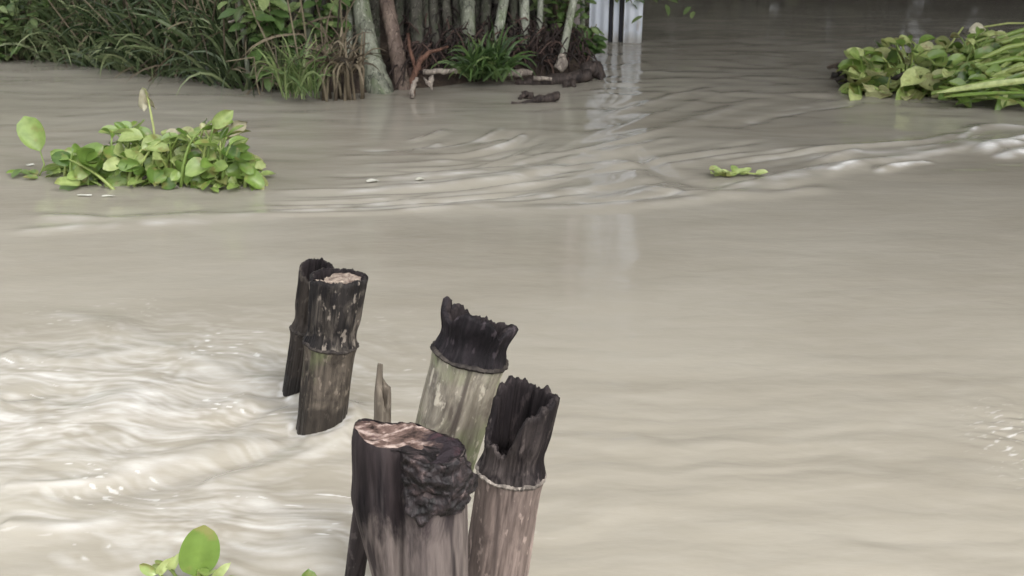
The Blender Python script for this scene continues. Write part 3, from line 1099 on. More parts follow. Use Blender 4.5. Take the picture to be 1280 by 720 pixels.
def loc(px, py, dy):
    """point above the raft: px, py in the photograph, dy metres beyond its centre, relative to the raft"""
    dep = (c0 - Vector((0, 0, CAM_H))).dot(FW) + dy * math.cos(PITCH)
    return at_depth(px, py, dep) - c0


sil = [(70, 212), (90, 182), (120, 186), (145, 158), (165, 150), (190, 168), (215, 164), (240, 160), (262, 148), (280, 158), (296, 178), (308, 200), (320, 228)]
sx_, sy_ = [a for a, _ in sil], [b for _, b in sil]
for i in range(270):
    px = random.choice((random.uniform(75, 320), random.gauss(215, 55)))
    px = min(318, max(78, px))
    topy = np.interp(px, sx_, sy_)
    py = topy + (235 - topy) * random.random() ** 1.2 * .95
    dy = random.uniform(-.16, .22) * (1 - .6 * (py - topy) / (236 - topy))
    tip = loc(px, py + 8, dy)
    tip.z = max(tip.z, .02)
    base = Vector((tip.x * .8 + random.uniform(-.12, .12), tip.y * .7 + random.uniform(-.07, .07), -.02))
    if px > 250 and py > 205:
        tint = random.uniform(.3, .7)
    else:
        tint = min(1, max(0, random.gauss(.55, .25)))
    s_ = random.uniform(.045, .105)
    wv_ = 1 if px < 215 else .72
    hy_plant(lv if px < 230 or random.random() < .6 else lv2, stk, base, tip, s_, s_ * random.uniform(.5, .95) * wv_, tint, wild=1.0)
for px, py, ang_, ln in ((250, 152, 1.2, .08), (285, 152, .9, .09), (230, 158, -1.1, .08)):
    tip = loc(px, py + 15, random.uniform(-.05, .12))
    stk.tube([Vector((tip.x * .85, tip.y * .7, 0)), tip * .6 + Vector((0, 0, .03)), tip], [.006, .005, .003], 6, .8)
    dry.leaf(tip, (math.sin(ang_), -.2, math.cos(ang_)), (0, -1, .4), ln, ln * .6, .15, .7, tint=random.uniform(.4, .8), wav=.35)
# the withered leaf that stands up
tip = loc(182, 112, .05)
stk.tube([Vector((loc(200, 200, .05).x, .03, 0)), loc(192, 160, .05), loc(186, 128, .05), tip, loc(178, 110, .05)], [.006, .005, .004, .003, .002], 6, .95)
dry.leaf(loc(179, 110, .05), (-.12, -.05, -1), (.5, -1, .1), .085, .045, .35, -.3, tint=.85, wav=.5, segs=10, shape=.2)
dry.leaf(loc(184, 118, .05), (.25, 0, -1), (-.4, -1, .1), .07, .022, .4, .4, tint=.55, wav=.4)
for i in range(90):
    px = random.uniform(80, 320)
    tip = loc(px, random.uniform(196, 228), random.uniform(-.15, -.02))
    tip.z = max(tip.z, .015)
    a = random.uniform(0, 6.28)
    s_ = random.uniform(.05, .10)
    lv.leaf(tip, (math.cos(a), math.sin(a) * .6, random.uniform(-.6, .6)), (random.uniform(-.7, .7), -.8, random.uniform(.2, 1)), s_, s_ * random.uniform(.5, .85), random.uniform(.1, .3), random.uniform(0, .8), tint=min(1, max(0, random.gauss(.5, .3))), wav=.08)
# flattened grey-green leaves trailing at the right
for i in range(16):
    p = at_z(random.uniform(240, 333), random.uniform(222, 240)) - c0
    lv.leaf((p.x, p.y, .012), (random.uniform(-1, 1), random.uniform(-1, 1), random.uniform(0, .25)), (0, -.2, 1), random.uniform(.05, .09), random.uniform(.02, .04),
            .2, .2, tint=random.uniform(.5, .9), wav=.1)
lv.build('leaves', M_hy, raft)
lv2.build('yellowing_leaves', M_hyy, raft)
stk.build('stalks', M_stalk, raft)
dry.build('withered_leaves', M_dry, raft)
add_roots(raft, 0, .02, .34, .06, 60)

# single upright leaf left of the raft
p0 = at_z(52, 222)
lw = MB()
one = empty('water_hyacinth_leaf', p0, 'lone heart-shaped green leaf on a bent stalk left of the hyacinth clump', 'water plant')
lv, stk = MB(), MB()
dep = (p0 - Vector((0, 0, CAM_H))).dot(FW)
tip = at_depth(50, 188, dep) - p0
stk.tube([(-.03, .02, -.02), (.015, .01, .05), tip], [.0035, .003, .0025], 6, .5)
lv.leaf(tip, (-.32, .05, 1), (.35, -1, .25), .145, .10, .16, .1, tint=.62, shape=.38)
for i in range(5):
    lw.leaf((random.uniform(-.12, .02), random.uniform(-.05, .05), .01), (random.uniform(-1, 1), random.uniform(-.5, .5), .2), (0, -.3, 1), .06, .03, .2, .2, tint=random.uniform(.1, .5))
lv.build('leaf', M_hy, one)
lw.build('floating_leaves', M_hy2, one)
stk.build('stalk', M_stalk, one)

# right raft with the long stalks pressed flat
c1 = at_z(1190, 112)
random.seed(33)
lv2 = MB()
raft2 = empty('water_hyacinth', c1, 'large hyacinth raft at right edge with long flattened yellow green stalks', 'water plant', 'water hyacinth clumps')
lv, stk, dry = MB(), MB(), MB()
dep1 = (c1 - Vector((0, 0, CAM_H))).dot(FW)


def loc1(px, py, dy):
    return at_depth(px, py, dep1 + dy * math.cos(PITCH)) - c1


sil = [(1045, 92), (1055, 62), (1080, 55), (1100, 48), (1135, 32), (1160, 50), (1185, 38), (1205, 28), (1230, 28), (1260, 42), (1300, 46), (1400, 50)]
bot = [(1045, 108), (1100, 122), (1150, 130), (1200, 132), (1400, 140)]
for i in range(330):
    px = random.uniform(1066, 1255) if i < 265 else random.uniform(1230, 1390)
    ty_ = np.interp(px, [a for a, _ in sil], [b for _, b in sil]) + 9
    by_ = np.interp(px, [a for a, _ in bot], [b for _, b in bot])
    py = ty_ + (by_ - ty_) * random.random() ** 1.1 * .96
    dy = random.uniform(-.1, .4) if py < 90 else random.uniform(-.25, .05)
    tip = loc1(px, py + 6, dy)
    tip.z = max(tip.z, .02)
    base = Vector((tip.x * .9 + random.uniform(-.08, .08), tip.y * .8 + random.uniform(-.08, .08), -.02))
    s_ = random.uniform(.085, .165) * (.68 if py < 72 else 1)
    hy_plant(lv if random.random() < .8 else lv2, stk, base, tip, s_, s_ * random.uniform(.5, .95), min(1, max(0, random.gauss(.6, .3))), r=.008, wild=.8)
# flat fan of stalks and strap leaves running out of the frame to the right
for i in range(84):
    q = random.random()
    a = at_z(random.uniform(1155, 1260), 98 + 36 * min(1, max(0, q + random.gauss(0, .25)))) - c1
    a.z = random.uniform(.01, .06) + .12 * (1 - q)
    b = at_z(random.uniform(1290, 1390), 92 + 52 * q + random.gauss(0, 9)) - c1
    b.z = random.uniform(.02, .10) + .24 * (1 - q)
    mid_ = (a + b) / 2 + Vector((0, random.gauss(0, .05), random.uniform(-.01, .07)))
    mid_.z = max(mid_.z, .015)
    b.z = max(.0, b.z + random.gauss(0, .05))
    if random.random() < .28:
        stk.tube([a, mid_, b], [.010, .015, .009], 8, random.uniform(.4, 1))
    else:
        d = (b - a)
        lv.leaf(a, d + Vector((0, 0, .05)), (random.uniform(-.5, .5), random.uniform(-1, -.2), 1), d.length * random.uniform(.6, 1), random.uniform(.022, .05), .25, random.uniform(0, .12), segs=9, tint=random.uniform(.15, .9), wav=.06)
for i in range(130):
    q = random.random()
    tip = at_z(random.uniform(1165, 1340), 102 + 36 * q) - c1
    tip.z = random.uniform(.03, .10) + .14 * (1 - q)
    s_ = random.uniform(.07, .14)
    a = random.uniform(0, 6.28)
    lv.leaf(tip, (math.cos(a), math.sin(a), random.uniform(-.5, .3)), (random.uniform(-.8, .8), -.7, 1), s_, s_ * random.uniform(.35, .8), .3, random.uniform(0, .9), tint=min(1, max(0, random.gauss(.45, .33))), wav=.12)
# pale curled leaves and one long pale stem on top
for px, py, dx in ((1210, 32, .9), (1238, 40, 1.2)):
    tip = loc1(px, py + 8, .3)
    dry.leaf(tip, (dx, -.3, .5), (-.4, -.8, .8), .11, .07, .2, .9, tint=random.uniform(.8, 1), wav=.3)
stk.tube([loc1(1180, 70, .25), loc1(1192, 50, .25), loc1(1204, 34, .25)], [.007, .006, .005], 6, 1.)
stk.tube([loc1(1228, 34, .4), loc1(1260, 29, .4), loc1(1330, 29, .4)], [.006, .006, .005], 6, 1.)
lv.build('leaves', M_hy2, raft2)
lv2.build('yellowing_leaves', M_hyy, raft2)
stk.build('stalks', M_stalk, raft2)
dry.build('withered_leaves', M_dry, raft2)
mb = MB()
for i in range(170):
    px = random.uniform(1040, 1330)
    p = at_z(px, random.uniform(96, 112) + max(0, (px - 1100)) * .08) - c1
    pts = [Vector((p.x, p.y, random.uniform(0, .07)))]
    for k in range(3):
        pts.append(pts[-1] + Vector((random.uniform(-.06, .06), random.uniform(-.05, .05), random.uniform(-.03, .03))))
    mb.tube(pts, [.012, .015, .012, .006], 6, random.random())
mb.build('roots', M_root, raft2)

# plant at the foot of the frame
random.seed(9)
c2 = at_z(238, 735)
pl = empty('water_hyacinth', c2, 'small hyacinth at bottom edge with one tall glossy oval leaf', 'water plant', 'water hyacinth clumps')
lv, stk, dry = MB(), MB(), MB()
dep2 = (c2 - Vector((0, 0, CAM_H))).dot(FW)


def loc2(px, py, dy=0.0):
    return at_depth(px, py, dep2 + dy) - c2


tip = loc2(243, 719, .01)
stk.tube([(0, .01, -.03), tip * .5, tip], [.006, .005, .0035], 8, .6)
lv.leaf(tip, loc2(256, 657, .0) - tip, (.45, -1, .35), (loc2(256, 657, .0) - tip).length, .066, .10, .08, segs=12, tint=.40, shape=.08, wav=.02)
for i in range(16):
    tip = loc2(random.uniform(192, 285), random.uniform(705, 760), random.uniform(-.03, .05))
    tip.z = max(tip.z, .01)
    s_ = random.uniform(.022, .045)
    hy_plant(lv, stk, (tip.x * .6, tip.y * .6 + .01, -.02), tip, s_, s_ * random.uniform(.3, .5), random.uniform(.5, 1), r=.0035, wild=1.2)
for px, py in ((198, 706), (212, 702), (268, 712)):
    tip = loc2(px, py + 10)
    lv.leaf(tip, (random.uniform(-.8, .8), -.2, .8), (0, -1, .3), .035, .015, .3, .8, tint=1.0, wav=.25)
lv.build('leaves', M_hy, pl)
stk.build('stalks', M_stalk, pl)

c3 = at_z(386, 742)
pl = empty('water_hyacinth', c3, 'tiny hyacinth sprout whose leaf tip just enters beside the slim black stake', 'water plant', 'water hyacinth clumps')
lv, stk = MB(), MB()
dep3 = (c3 - Vector((0, 0, CAM_H))).dot(FW)
for dx, topy, tn_ in ((0, 711, .2), (-14, 724, .6), (12, 722, .5)):
    t0 = at_depth(386 + dx, topy + 34, dep3) - c3
    t1 = at_depth(386 + dx * 1.2, topy, dep3) - c3
    stk.tube([(0, 0, -.02), t0 * .5, t0], [.004, .0035, .003], 6, .6)
    lv.leaf(t0, t1 - t0, (.4, -1, .3), (t1 - t0).length, .032, .12, .15, tint=tn_)
lv.build('leaves', M_hy, pl)
stk.build('stalks', M_stalk, pl)

# small sprig in the eddy
c4 = at_z(912, 222)
sprig = empty('floating_sprig', c4, 'small yellow green sprig floating alone in the swirling current', 'water plant')
lv, stk = MB(), MB()
for i in range(15):
    px, py = random.uniform(886, 928), random.uniform(211, 224)
    p = at_depth(px, py, (c4 - Vector((0, 0, CAM_H))).dot(FW)) - c4
    p.z = max(p.z, .012)
    lv.leaf(p, (random.uniform(-1, 1), random.uniform(-1, 1), random.uniform(0, .5)), (0, -.5, 1), random.uniform(.035, .06), .03, .2, .2, tint=random.uniform(.5, 1))
stk.tube([(-.06, 0, .01), (.04, .01, .02), (.12, -.01, .015)], [.005, .005, .003], 6, .8)
lv.leaf((.10, -.01, .02), (1, 0, .15), (0, -.4, 1), .05, .03, .2, .1, tint=1.0)
lv.build('leaves', M_hy, sprig)
stk.build('stem', M_stalk, sprig)


def scrap(label, px, py, ln, wd, mat, tint, name='floating_scrap', cat='floating leaf', group='pale scraps floating on the river', az=0.):
    p = at_z(px, py)
    mb = MB()
    mb.leaf((-ln / 2, 0, 0), (1, az, 0), (0, 0, 1), ln, wd, .04, .0, tint=tint, wav=.06)
    o = mb.build(name, mat)
    o.location = (p.x, p.y, .007)
    return tag(o, label, cat, group)


scrap('thin white scrap floating just below the left hyacinth clump', 106, 246, .055, .018, M_petal, 1.)
scrap('second white scrap below the left hyacinth clump, nearer its middle', 136, 247, .05, .015, M_petal, .9)
scrap('white speck floating beneath the lone heart-shaped leaf', 38, 208, .035, .025, M_petal, .9)
scrap('pale scrap in mid river, left one of two', 466, 228, .05, .035, M_petal, .7)
scrap('pale yellow scrap in mid river, right one of two', 525, 226, .035, .03, M_petal, .5)
scrap('pale fallen leaf lying at the reed edge', 55, 73, .26, .07, M_dry, .9, az=-.2)

# ------------------------------------------------------------------ grove of bamboo culms
random.seed(4)


def arch_at(h, ax, ay):
    q = max(0, h - 1.8) ** 2
    return Vector((ax * q, -ay * q, -.012 * q * (h - 1.8) if h > 1.8 else 0))


def culm_mesh(B, Tdir, r, height, flare=.0, bend=.0, seed=0, arch=(0, .006)):
    """culm as one tapered mesh with node rings; local origin at the base"""
    mb = MB()
    z = Tdir.normalized()
    x = z.orthogonal().normalized()
    y = z.cross(x)
    seg = 12
    ring_pos = []
    zz = -0.25
    nodes = []
    q = random.uniform(.08, .2)
    while q < height:
        nodes.append(q)
        q += .20 + .12 * min(1, q / 2) + random.uniform(-.02, .02)
    ring_pos = sorted(set([-.25, -.1, 0, .05] + [n + o for n in nodes for o in (-.014, -.004, .004, .014, .10)] + [height]))
    vs, fs = [], []
    for h in ring_pos:
        k = r * (1 - .55 * max(0, h) / height) + flare * math.exp(-max(0, h) / .12)
        for n in nodes:
            if abs(h - n) < .008:
                k *= 1.10
        c = z * h + Vector((1, 0, 0)) * (bend * max(0, .6 - h) ** 2) + arch_at(h, *arch)
        for i in range(seg):
            a = 2 * math.pi * i / seg
            kk = k * (1 + .05 * n3(math.cos(a) + seed, math.sin(a), h * 2))
            vs.append(c + x * (kk * math.cos(a)) + y * (kk * math.sin(a)))
    for j in range(len(ring_pos) - 1):
        for i in range(seg):
            i2 = (i + 1) % seg
            fs.append((j * seg + i, j * seg + i2, (j + 1) * seg + i2, (j + 1) * seg + i))
    fs.append(tuple((len(ring_pos) - 1) * seg + i for i in range(seg)))
    mb.add(vs, fs)
    return mb


# leafy crowns of the culms: shared crown meshes that follow the arching tops
ARCH = [(.11, .055), (.07, .065), (-.05, .06), (.13, .02)]


def crown_mesh(n, seed, arch):
    rr = random.Random(seed)
    mb = MB()
    for i in range(n):
        h = rr.uniform(2.3, 7.3)
        a = rr.uniform(0, 2 * math.pi)
        q = rr.random() ** .6 * 1.15
        p = Vector((q * math.cos(a), q * math.sin(a), h + rr.uniform(-.45, .45))) + arch_at(h, *arch)
        for k in range(4):
            b2 = rr.uniform(0, 2 * math.pi)
            mb.blade(p, (math.cos(b2), math.sin(b2), rr.uniform(-.5, .4)), rr.uniform(.18, .34), rr.uniform(.026, .042), .5, 3, rr.random(), Vector((-math.sin(b2), math.cos(b2), rr.uniform(-.6, .6))))
    return mb


crowns = []
for s_, a_ in enumerate(ARCH):
    o = crown_mesh(620, s_ + 1, a_).build('crown', M_canopy)
    crowns.append(o.data)
    bpy.data.objects.remove(o)

CULMS = [
    # px base, py base, px at top of frame, width px, material, base flare, label
    (313, 112, 300, 7, M_culm_grey, 0, 'thin grey stem dropping into the water where the reeds end', 'bamboo culm'),
    (388, 112, 384, 9, M_culm_grey, 0, 'slim grey bamboo culm behind the yellow green grass clump', 'bamboo culm'),
    (399, 92, 419, 10, M_culm_dark, 0, 'dark bamboo culm leaning right beside the grass clump', 'bamboo culm'),
    (436, 92, 437, 10, M_culm_pale, 0, 'pale slender bamboo culm just left of the thickest culm', 'bamboo culm'),
    (462, 104, 450, 23, M_culm_grey, .03, 'thickest grey green bamboo culm, flaring where it meets the water', 'bamboo culm'),
    (504, 106, 483, 19, M_culm_brown, .012, 'brownish bamboo culm leaning left above the red dead branch', 'bamboo culm'),
    (522, 74, 520, 17, M_culm_dark, 0, 'dark bamboo culm behind the red dead branch', 'bamboo culm'),
    (586, 66, 584, 19, M_culm_grey, 0, 'broad grey bamboo culm over the brown root mound', 'bamboo culm'),
    (618, 68, 630, 13, M_culm_pale, 0, 'pale bamboo culm leaning right above the dark fern', 'bamboo culm'),
    (656, 60, 655, 13, M_culm_pale, 0, 'pale upright bamboo culm over the stranded logs', 'bamboo culm'),
    (673, 58, 676, 8, M_culm_pale, 0, 'thin pale bamboo culm beside the light green shrub', 'bamboo culm'),
    (702, 76, 717, 10, M_culm_pale, 0, 'thin green grey bamboo culm leaning right in front of the shrub', 'bamboo culm'),
    (728, 58, 728, 6, M_culm_grey, 0, 'very thin bamboo stem against the white sheet fence', 'bamboo culm'),
]
DARKC = [(352, 82, 350, 10), (372, 76, 368, 11), (545, 62, 541, 13), (562, 58, 557, 12), (604, 56, 608, 14), (640, 54, 643, 12), (690, 54, 688, 9),
         (470, 70, 468, 12), (418, 70, 428, 9), (532, 52, 533, 13), (572, 50, 572, 14), (595, 48, 598, 10), (624, 46, 622, 12), (664, 46, 664, 10), (445, 58, 446, 12), (498, 56, 500, 13),
         (405, 60, 404, 11), (512, 46, 512, 11), (552, 44, 549, 10), (386, 62, 390, 11), (340, 70, 338, 9), (330, 64, 322, 9)]
GC = 'bamboo culms of the grove on the bank'
ci = 0


def hit(px, py):
    d = ray(px, py)
    o_ = Vector((0, 0, CAM_H))
    for k in range(400):
        p = o_ + d * (4.5 + k * .02)
        if p.z <= max(gz(p.x, p.y), 0):
            return p
    return at_z(px, py)


def plant_culm(px, py, ptx, w, mat, fl, label, cat):
    global ci
    B = hit(px, py)
    dep = (B - Vector((0, 0, CAM_H))).dot(FW)
    T = at_depth(ptx, 0, dep)
    root = empty('bamboo_culm', B, label, cat, GC)
    if px < 430:
        k_ = 2 if ci % 2 else 1
    else:
        k_ = (0, 3, 0, 1)[ci % 4]
    mb = culm_mesh(B, T - B, w / 2 / FPX * dep, random.uniform(6.6, 7.2), fl, .0 if fl < .02 else .12, ci * 3.7, ARCH[k_])
    mb.build('stem', mat, root)
    if px < 600 and (ci % 3 != 2 if px > 430 else ci % 4 == 0):
        cr = bpy.data.objects.new('crown', crowns[k_])
        COL.objects.link(cr)
        cr.parent = root
        dz_ = (T - B).normalized()
        cr.location = (dz_.x * 4, 0, 0)
    ci += 1


for a in CULMS:
    plant_culm(*a)
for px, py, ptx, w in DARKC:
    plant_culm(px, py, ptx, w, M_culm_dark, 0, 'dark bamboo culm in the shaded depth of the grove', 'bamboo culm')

# undergrowth behind the culms, filling the shade of the grove
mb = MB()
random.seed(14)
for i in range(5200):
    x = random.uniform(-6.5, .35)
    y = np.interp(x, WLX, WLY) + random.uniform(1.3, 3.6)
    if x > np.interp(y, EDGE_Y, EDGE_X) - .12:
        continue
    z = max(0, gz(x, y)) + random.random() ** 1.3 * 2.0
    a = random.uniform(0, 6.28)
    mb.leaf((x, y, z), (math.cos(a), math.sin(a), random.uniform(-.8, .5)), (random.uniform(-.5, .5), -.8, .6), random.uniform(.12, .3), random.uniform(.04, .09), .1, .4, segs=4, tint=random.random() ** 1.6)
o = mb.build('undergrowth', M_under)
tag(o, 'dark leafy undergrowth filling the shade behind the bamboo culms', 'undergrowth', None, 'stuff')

# brown fibrous roots matted over the bank under the culms
mb = MB()
for i in range(1500):
    px = random.uniform(505, 735)
    wy_ = np.interp(at_z(px, 90).x, WLX, WLY)
    B = Vector((at_z(px, 85).x, wy_ + random.uniform(.12, 1.1), 0))
    B.x = min(B.x, np.interp(B.y, EDGE_Y, EDGE_X))
    B.z = max(0, gz(B.x, B.y)) + random.random() ** 1.5 * .17
    pts = [B]
    d = Vector((random.uniform(-.5, .5), random.uniform(-1, .1), random.uniform(-.3, .4)))
    for k in range(3):
        pts.append(pts[-1] + d * random.uniform(.02, .07))
        d = d + Vector((random.uniform(-.4, .4), random.uniform(-.4, .2), -.5))
    mb.tube(pts, [.005, .006, .005, .003], 5, random.random() ** 1.5, cap=False)
o = mb.build('root_mat', M_redroot)
tag(o, 'reddish brown mat of fibrous roots on the bank under the culms', 'roots', None, 'stuff')

# reeds on the left bank
mb = MB()
random.seed(6)
for i in range(5600):
    x = at_z(random.uniform(-420, 350), 80).x
    wly = np.interp(x, WLX, WLY)
    row = random.random() ** 1.3
    y = wly - .06 + row * 1.5
    z = max(-.05, gz(x, y))
    a = random.gauss(-math.pi / 2, 1.2)
    lean = random.uniform(.1, .95)
    ln = random.uniform(.35, 1.05) * (0.55 + .6 * row)
    tn_ = min(1, max(0, random.gauss(.5, .24)))
    if x < at_z(100, 80).x:
        tn_ = min(1, tn_ + .12)
    mb.blade((x, y, z), (math.cos(a) * lean, math.sin(a) * lean, 1), ln, random.uniform(.012, .030), random.uniform(.5, 2.2), 7, tn_)
o = mb.build('reeds', M_reed)
tag(o, 'dense drooping green reeds along the left bank', 'reeds', None, 'stuff')
mb = MB()
for i in range(120):
    x = at_z(random.uniform(-120, 470), 80).x
    y = np.interp(x, WLX, WLY) + random.uniform(-.05, .5)
    p = Vector((x, y, max(-.1, gz(x, y))))
    d = Vector((random.gauss(0, .35), random.gauss(-.15, .25), 1)).normalized()
    l_ = random.uniform(.3, 1.1)
    mb.tube([p - d * .1, p + d * l_ * .5 + Vector((random.uniform(-.03, .03), 0, 0)), p + d * l_, p + d * l_ + Vector((random.uniform(-.15, .15), -.1, random.uniform(-.1, .15)))], [.006, .005, .004, .002], 5, random.random(), cap=False)
for i in range(380):
    x = at_z(random.uniform(-300, 440), 80).x
    y = np.interp(x, WLX, WLY) + random.uniform(-.08, .35)
    a = random.uniform(0, 6.28)
    mb.blade((x, y, max(0, gz(x, y)) + random.uniform(0, .35)), (math.cos(a), math.sin(a) - .5, random.uniform(-.6, .6)), random.uniform(.15, .45), random.uniform(.006, .016), .9, 5, random.random())
o = mb.build('dead_blades', M_straw)
tag(o, 'dry broken blades hanging along the water edge', 'dead grass', None, 'stuff')


def tuft(label, px, py, n, ln, wd, mat, spread, cat='grass clump', name='grass_clump', up=1.0, droop=(.6, 2.2), zoff=0.0, part='blades', tint=(.45, .25), group=None):
    p = at_z(px, py)
    p.z = max(0, gz(p.x, p.y)) + zoff
    root = empty(name, p, label, cat, group)
    mb = MB()
    for i in range(n):
        a = random.uniform(0, 6.28)
        l_ = random.uniform(.1, 1.) * spread
        mb.blade((random.uniform(-.06, .06) * spread * 2, random.uniform(-.05, .05), random.uniform(-.03, .03)), (math.cos(a) * l_, math.sin(a) * l_ - .1, up), random.uniform(*ln), random.uniform(*wd), random.uniform(*droop), 6,
                 min(1, max(0, random.gauss(*tint))))
    mb.build(part, mat, root)
    return root


tuft('yellow green grass clump hanging into the water beside the dead stalks', 376, 128, 95, (.18, .42), (.008, .018), M_shrub, .8, zoff=.05, tint=(.7, .2))
g = tuft('tangle of dead brown stalks and blades at the water edge by the thickest culm', 425, 124, 60, (.15, .42), (.008, .02), M_straw, .7, cat='dead grass', name='dead_grass_clump', zoff=.16, up=.4, tint=(.45, .3))
mb = MB()
for i in range(26):
    x = random.uniform(-.12, .12)
    mb.tube([(x, random.uniform(-.06, .06), -.2), (x + random.uniform(-.03, .03), random.uniform(-.06, .06), 0), (x + random.uniform(-.1, .1), random.uniform(-.08, .05), random.uniform(.05, .25))], [.009, .008, .004], 6, random.random())
mb.build('stalks', M_straw, g)
tuft('dark green fern clump at the water edge below the brown roots', 606, 108, 170, (.14, .34), (.014, .03), M_shrub, .9, cat='fern', name='fern', zoff=.06, tint=(.3, .25), part='fronds', up=.8)
tuft('sparse light green weed at the water edge right of the reeds', 345, 112, 40, (.2, .45), (.01, .02), M_reed, .6, zoff=.02, tint=(.6, .2))


def shrub(label, px, py, rad, h, n, mat, name='leafy_shrub', cat='shrub', lsz=(.05, .10), tint=(.55, .25), zc=.5):
    p = at_z(px, py)
    p.z = max(0, gz(p.x, p.y))
    root = empty(name, p, label, cat)
    lv, st = MB(), MB()
    for b in range(9):
        a = random.uniform(0, 6.28)
        tip = Vector((math.cos(a) * rad * .8, math.sin(a) * rad * .6, h * random.uniform(.5, 1)))
        pts = [Vector((0, 0, -.05)), tip * .5 + Vector((0, 0, h * .1)), tip]
        st.tube(pts, [.010, .007, .003], 6, random.random())
        for k in range(n // 9):
            s = random.uniform(.25, 1.05)
            q = tip * s + Vector((random.gauss(0, rad * .22), random.gauss(0, rad * .22), random.gauss(0, h * .09)))
            a2 = random.uniform(0, 6.28)
            l_ = random.uniform(*lsz)
            lv.leaf(q, (math.cos(a2), math.sin(a2), random.uniform(-.7, .4)), (random.uniform(-.4, .4), -.6, 1), l_, l_ * .5, .1, .4, segs=4, tint=min(1, max(0, random.gauss(*tint))))
    lv.build('foliage', mat, root)
    st.build('branches', M_straw, root)
    return root


shrub('light green leafy shrub at the right end of the bamboo grove', 700, 72, .24, 1.1, 520, M_shrub, tint=(.68, .2))
shrub('small deep green bush at the foot of the white sheet fence', 731, 78, .10, .24, 110, M_shrub, tint=(.32, .2), lsz=(.06, .11))

shrub('pale leafy climber tangled round the thin grey stem where reeds meet culms', 345, 110, .22, .7, 240, M_shrub, name='climber', cat='climber', tint=(.6, .22), lsz=(.06, .13))
shrub('leafy creeper hanging among the slim culms left of the thickest culm', 412, 106, .11, .8, 130, M_shrub, name='climber', cat='climber', tint=(.5, .25), lsz=(.05, .12))
shrub('low yellow green leafy creeper at the far left end of the reeds', 25, 74, .42, .62, 700, M_shrub, tint=(.6, .22), lsz=(.05, .10))

# leafy branch that hangs over the channel: tree beyond the fence
tb = at_z(742, 50)
tb = Vector((.18, 8.5, 0))
tb.z = gz(tb.x, tb.y)
tr = empty('overhanging_tree', tb, 'slender tree whose pale leafy branch droops over the white sheets', 'tree')
mb = MB()
tip = at_depth(852, 0, 7.6) - tb
k1 = Vector((.02, 0, 1.4))
mb.tube([(0, 0, -.2), (.02, .03, .7), k1, (.05, .05, 3.4)], [.05, .045, .04, .015], 10, .4)
mb.build('trunk', M_culm_grey, tr)
mb, ml = MB(), MB()
for ex, ey in ((852, -2), (815, 2), (790, 4), (760, 2), (735, 4)):
    e = at_depth(ex, ey, random.uniform(7.35, 7.7)) - tb
    m_ = (k1 + e) / 2 + Vector((0, 0, .18))
    mb.tube([k1, m_, e], [.014, .009, .003], 6, .5)
    for k in range(95):
        s = random.uniform(.25, 1.05)
        q = k1 * (1 - s) ** 2 + m_ * 2 * s * (1 - s) + e * s * s if s < 1 else e
        q = q + Vector((random.gauss(0, .07), random.gauss(0, .07), random.gauss(.03, .05)))
        a2 = random.uniform(0, 6.28)
        ml.leaf(q, (math.cos(a2), math.sin(a2), random.uniform(-.8, .1)), (random.uniform(-.4, .4), -.5, 1), random.uniform(.06, .11), .04, .1, .4, segs=4, tint=min(1, random.gauss(.75, .2)))
mb.build('branches', M_culm_grey, tr)
ml.build('foliage', M_shrub, tr)

# ------------------------------------------------------------------ white sheet fence standing in the channel
t = NT('white_sheet')
n1 = t.noise(t.coord((1, 1, .15)), scale=9, detail=5)
c = t.ramp(n1, [(.35, (.74, .79, .88)), (.65, (.82, .86, .93))])
sp_ = t.new('ShaderNodeSeparateXYZ')
tc_ = t.new('ShaderNodeTexCoord')
t.link(tc_.outputs['Object'], sp_.inputs[0])
n2 = t.noise(t.coord((1, 1, .3)), scale=14, detail=5)
tz = t.math('ADD', t.math('MULTIPLY', sp_.outputs[2], 5.0), t.math('MULTIPLY', n2, .9))
c = t.mix(t.ramp(tz, [(.55, .6), (.95, 0.)]), c, (.40, .36, .29))
c = t.mix(t.ramp(n2, [(.60, 0.), (.72, .5)]), c, (.45, .38, .32))
M_sheet = t.bsdf(c, .5, t.bump(n1, .1, .01), .4)
M_sheetp = NT('pinkish_sheet').bsdf((.72, .63, .62), .6)
M_postd = NT('dark_post').bsdf((.05, .05, .06), .7)
f0 = at_z(757, 54)
fence = empty('sheet_fence', f0, 'white corrugated sheet fence standing in the channel beyond the grove', 'fence')
fdep = (f0 - Vector((0, 0, CAM_H))).dot(FW)


def fx(px, py=40):
    return (at_depth(px, py, fdep) - f0).x


def sheet(x0, x1, yoff, mat, top=2.1):
    mb = MB()
    n = max(8, int((x1 - x0) / .006))
    vs, fs = [], []
    for i in range(n + 1):
        x = x0 + (x1 - x0) * i / n
        y = yoff + .005 * math.sin(x * 2 * math.pi / .062)
        vs += [(x, y, -.4), (x, y, top), (x, y + .003, top), (x, y + .003, -.4)]
    for i in range(n):
        b = i * 4
        for k in range(4):
            fs.append((b + k, b + (k + 1) % 4, b + 4 + (k + 1) % 4, b + 4 + k))
    fs += [(0, 1, 2, 3), (n * 4 + 3, n * 4 + 2, n * 4 + 1, n * 4)]
    mb.add(vs, fs)
    return mb.build('sheet_panel', mat, fence)


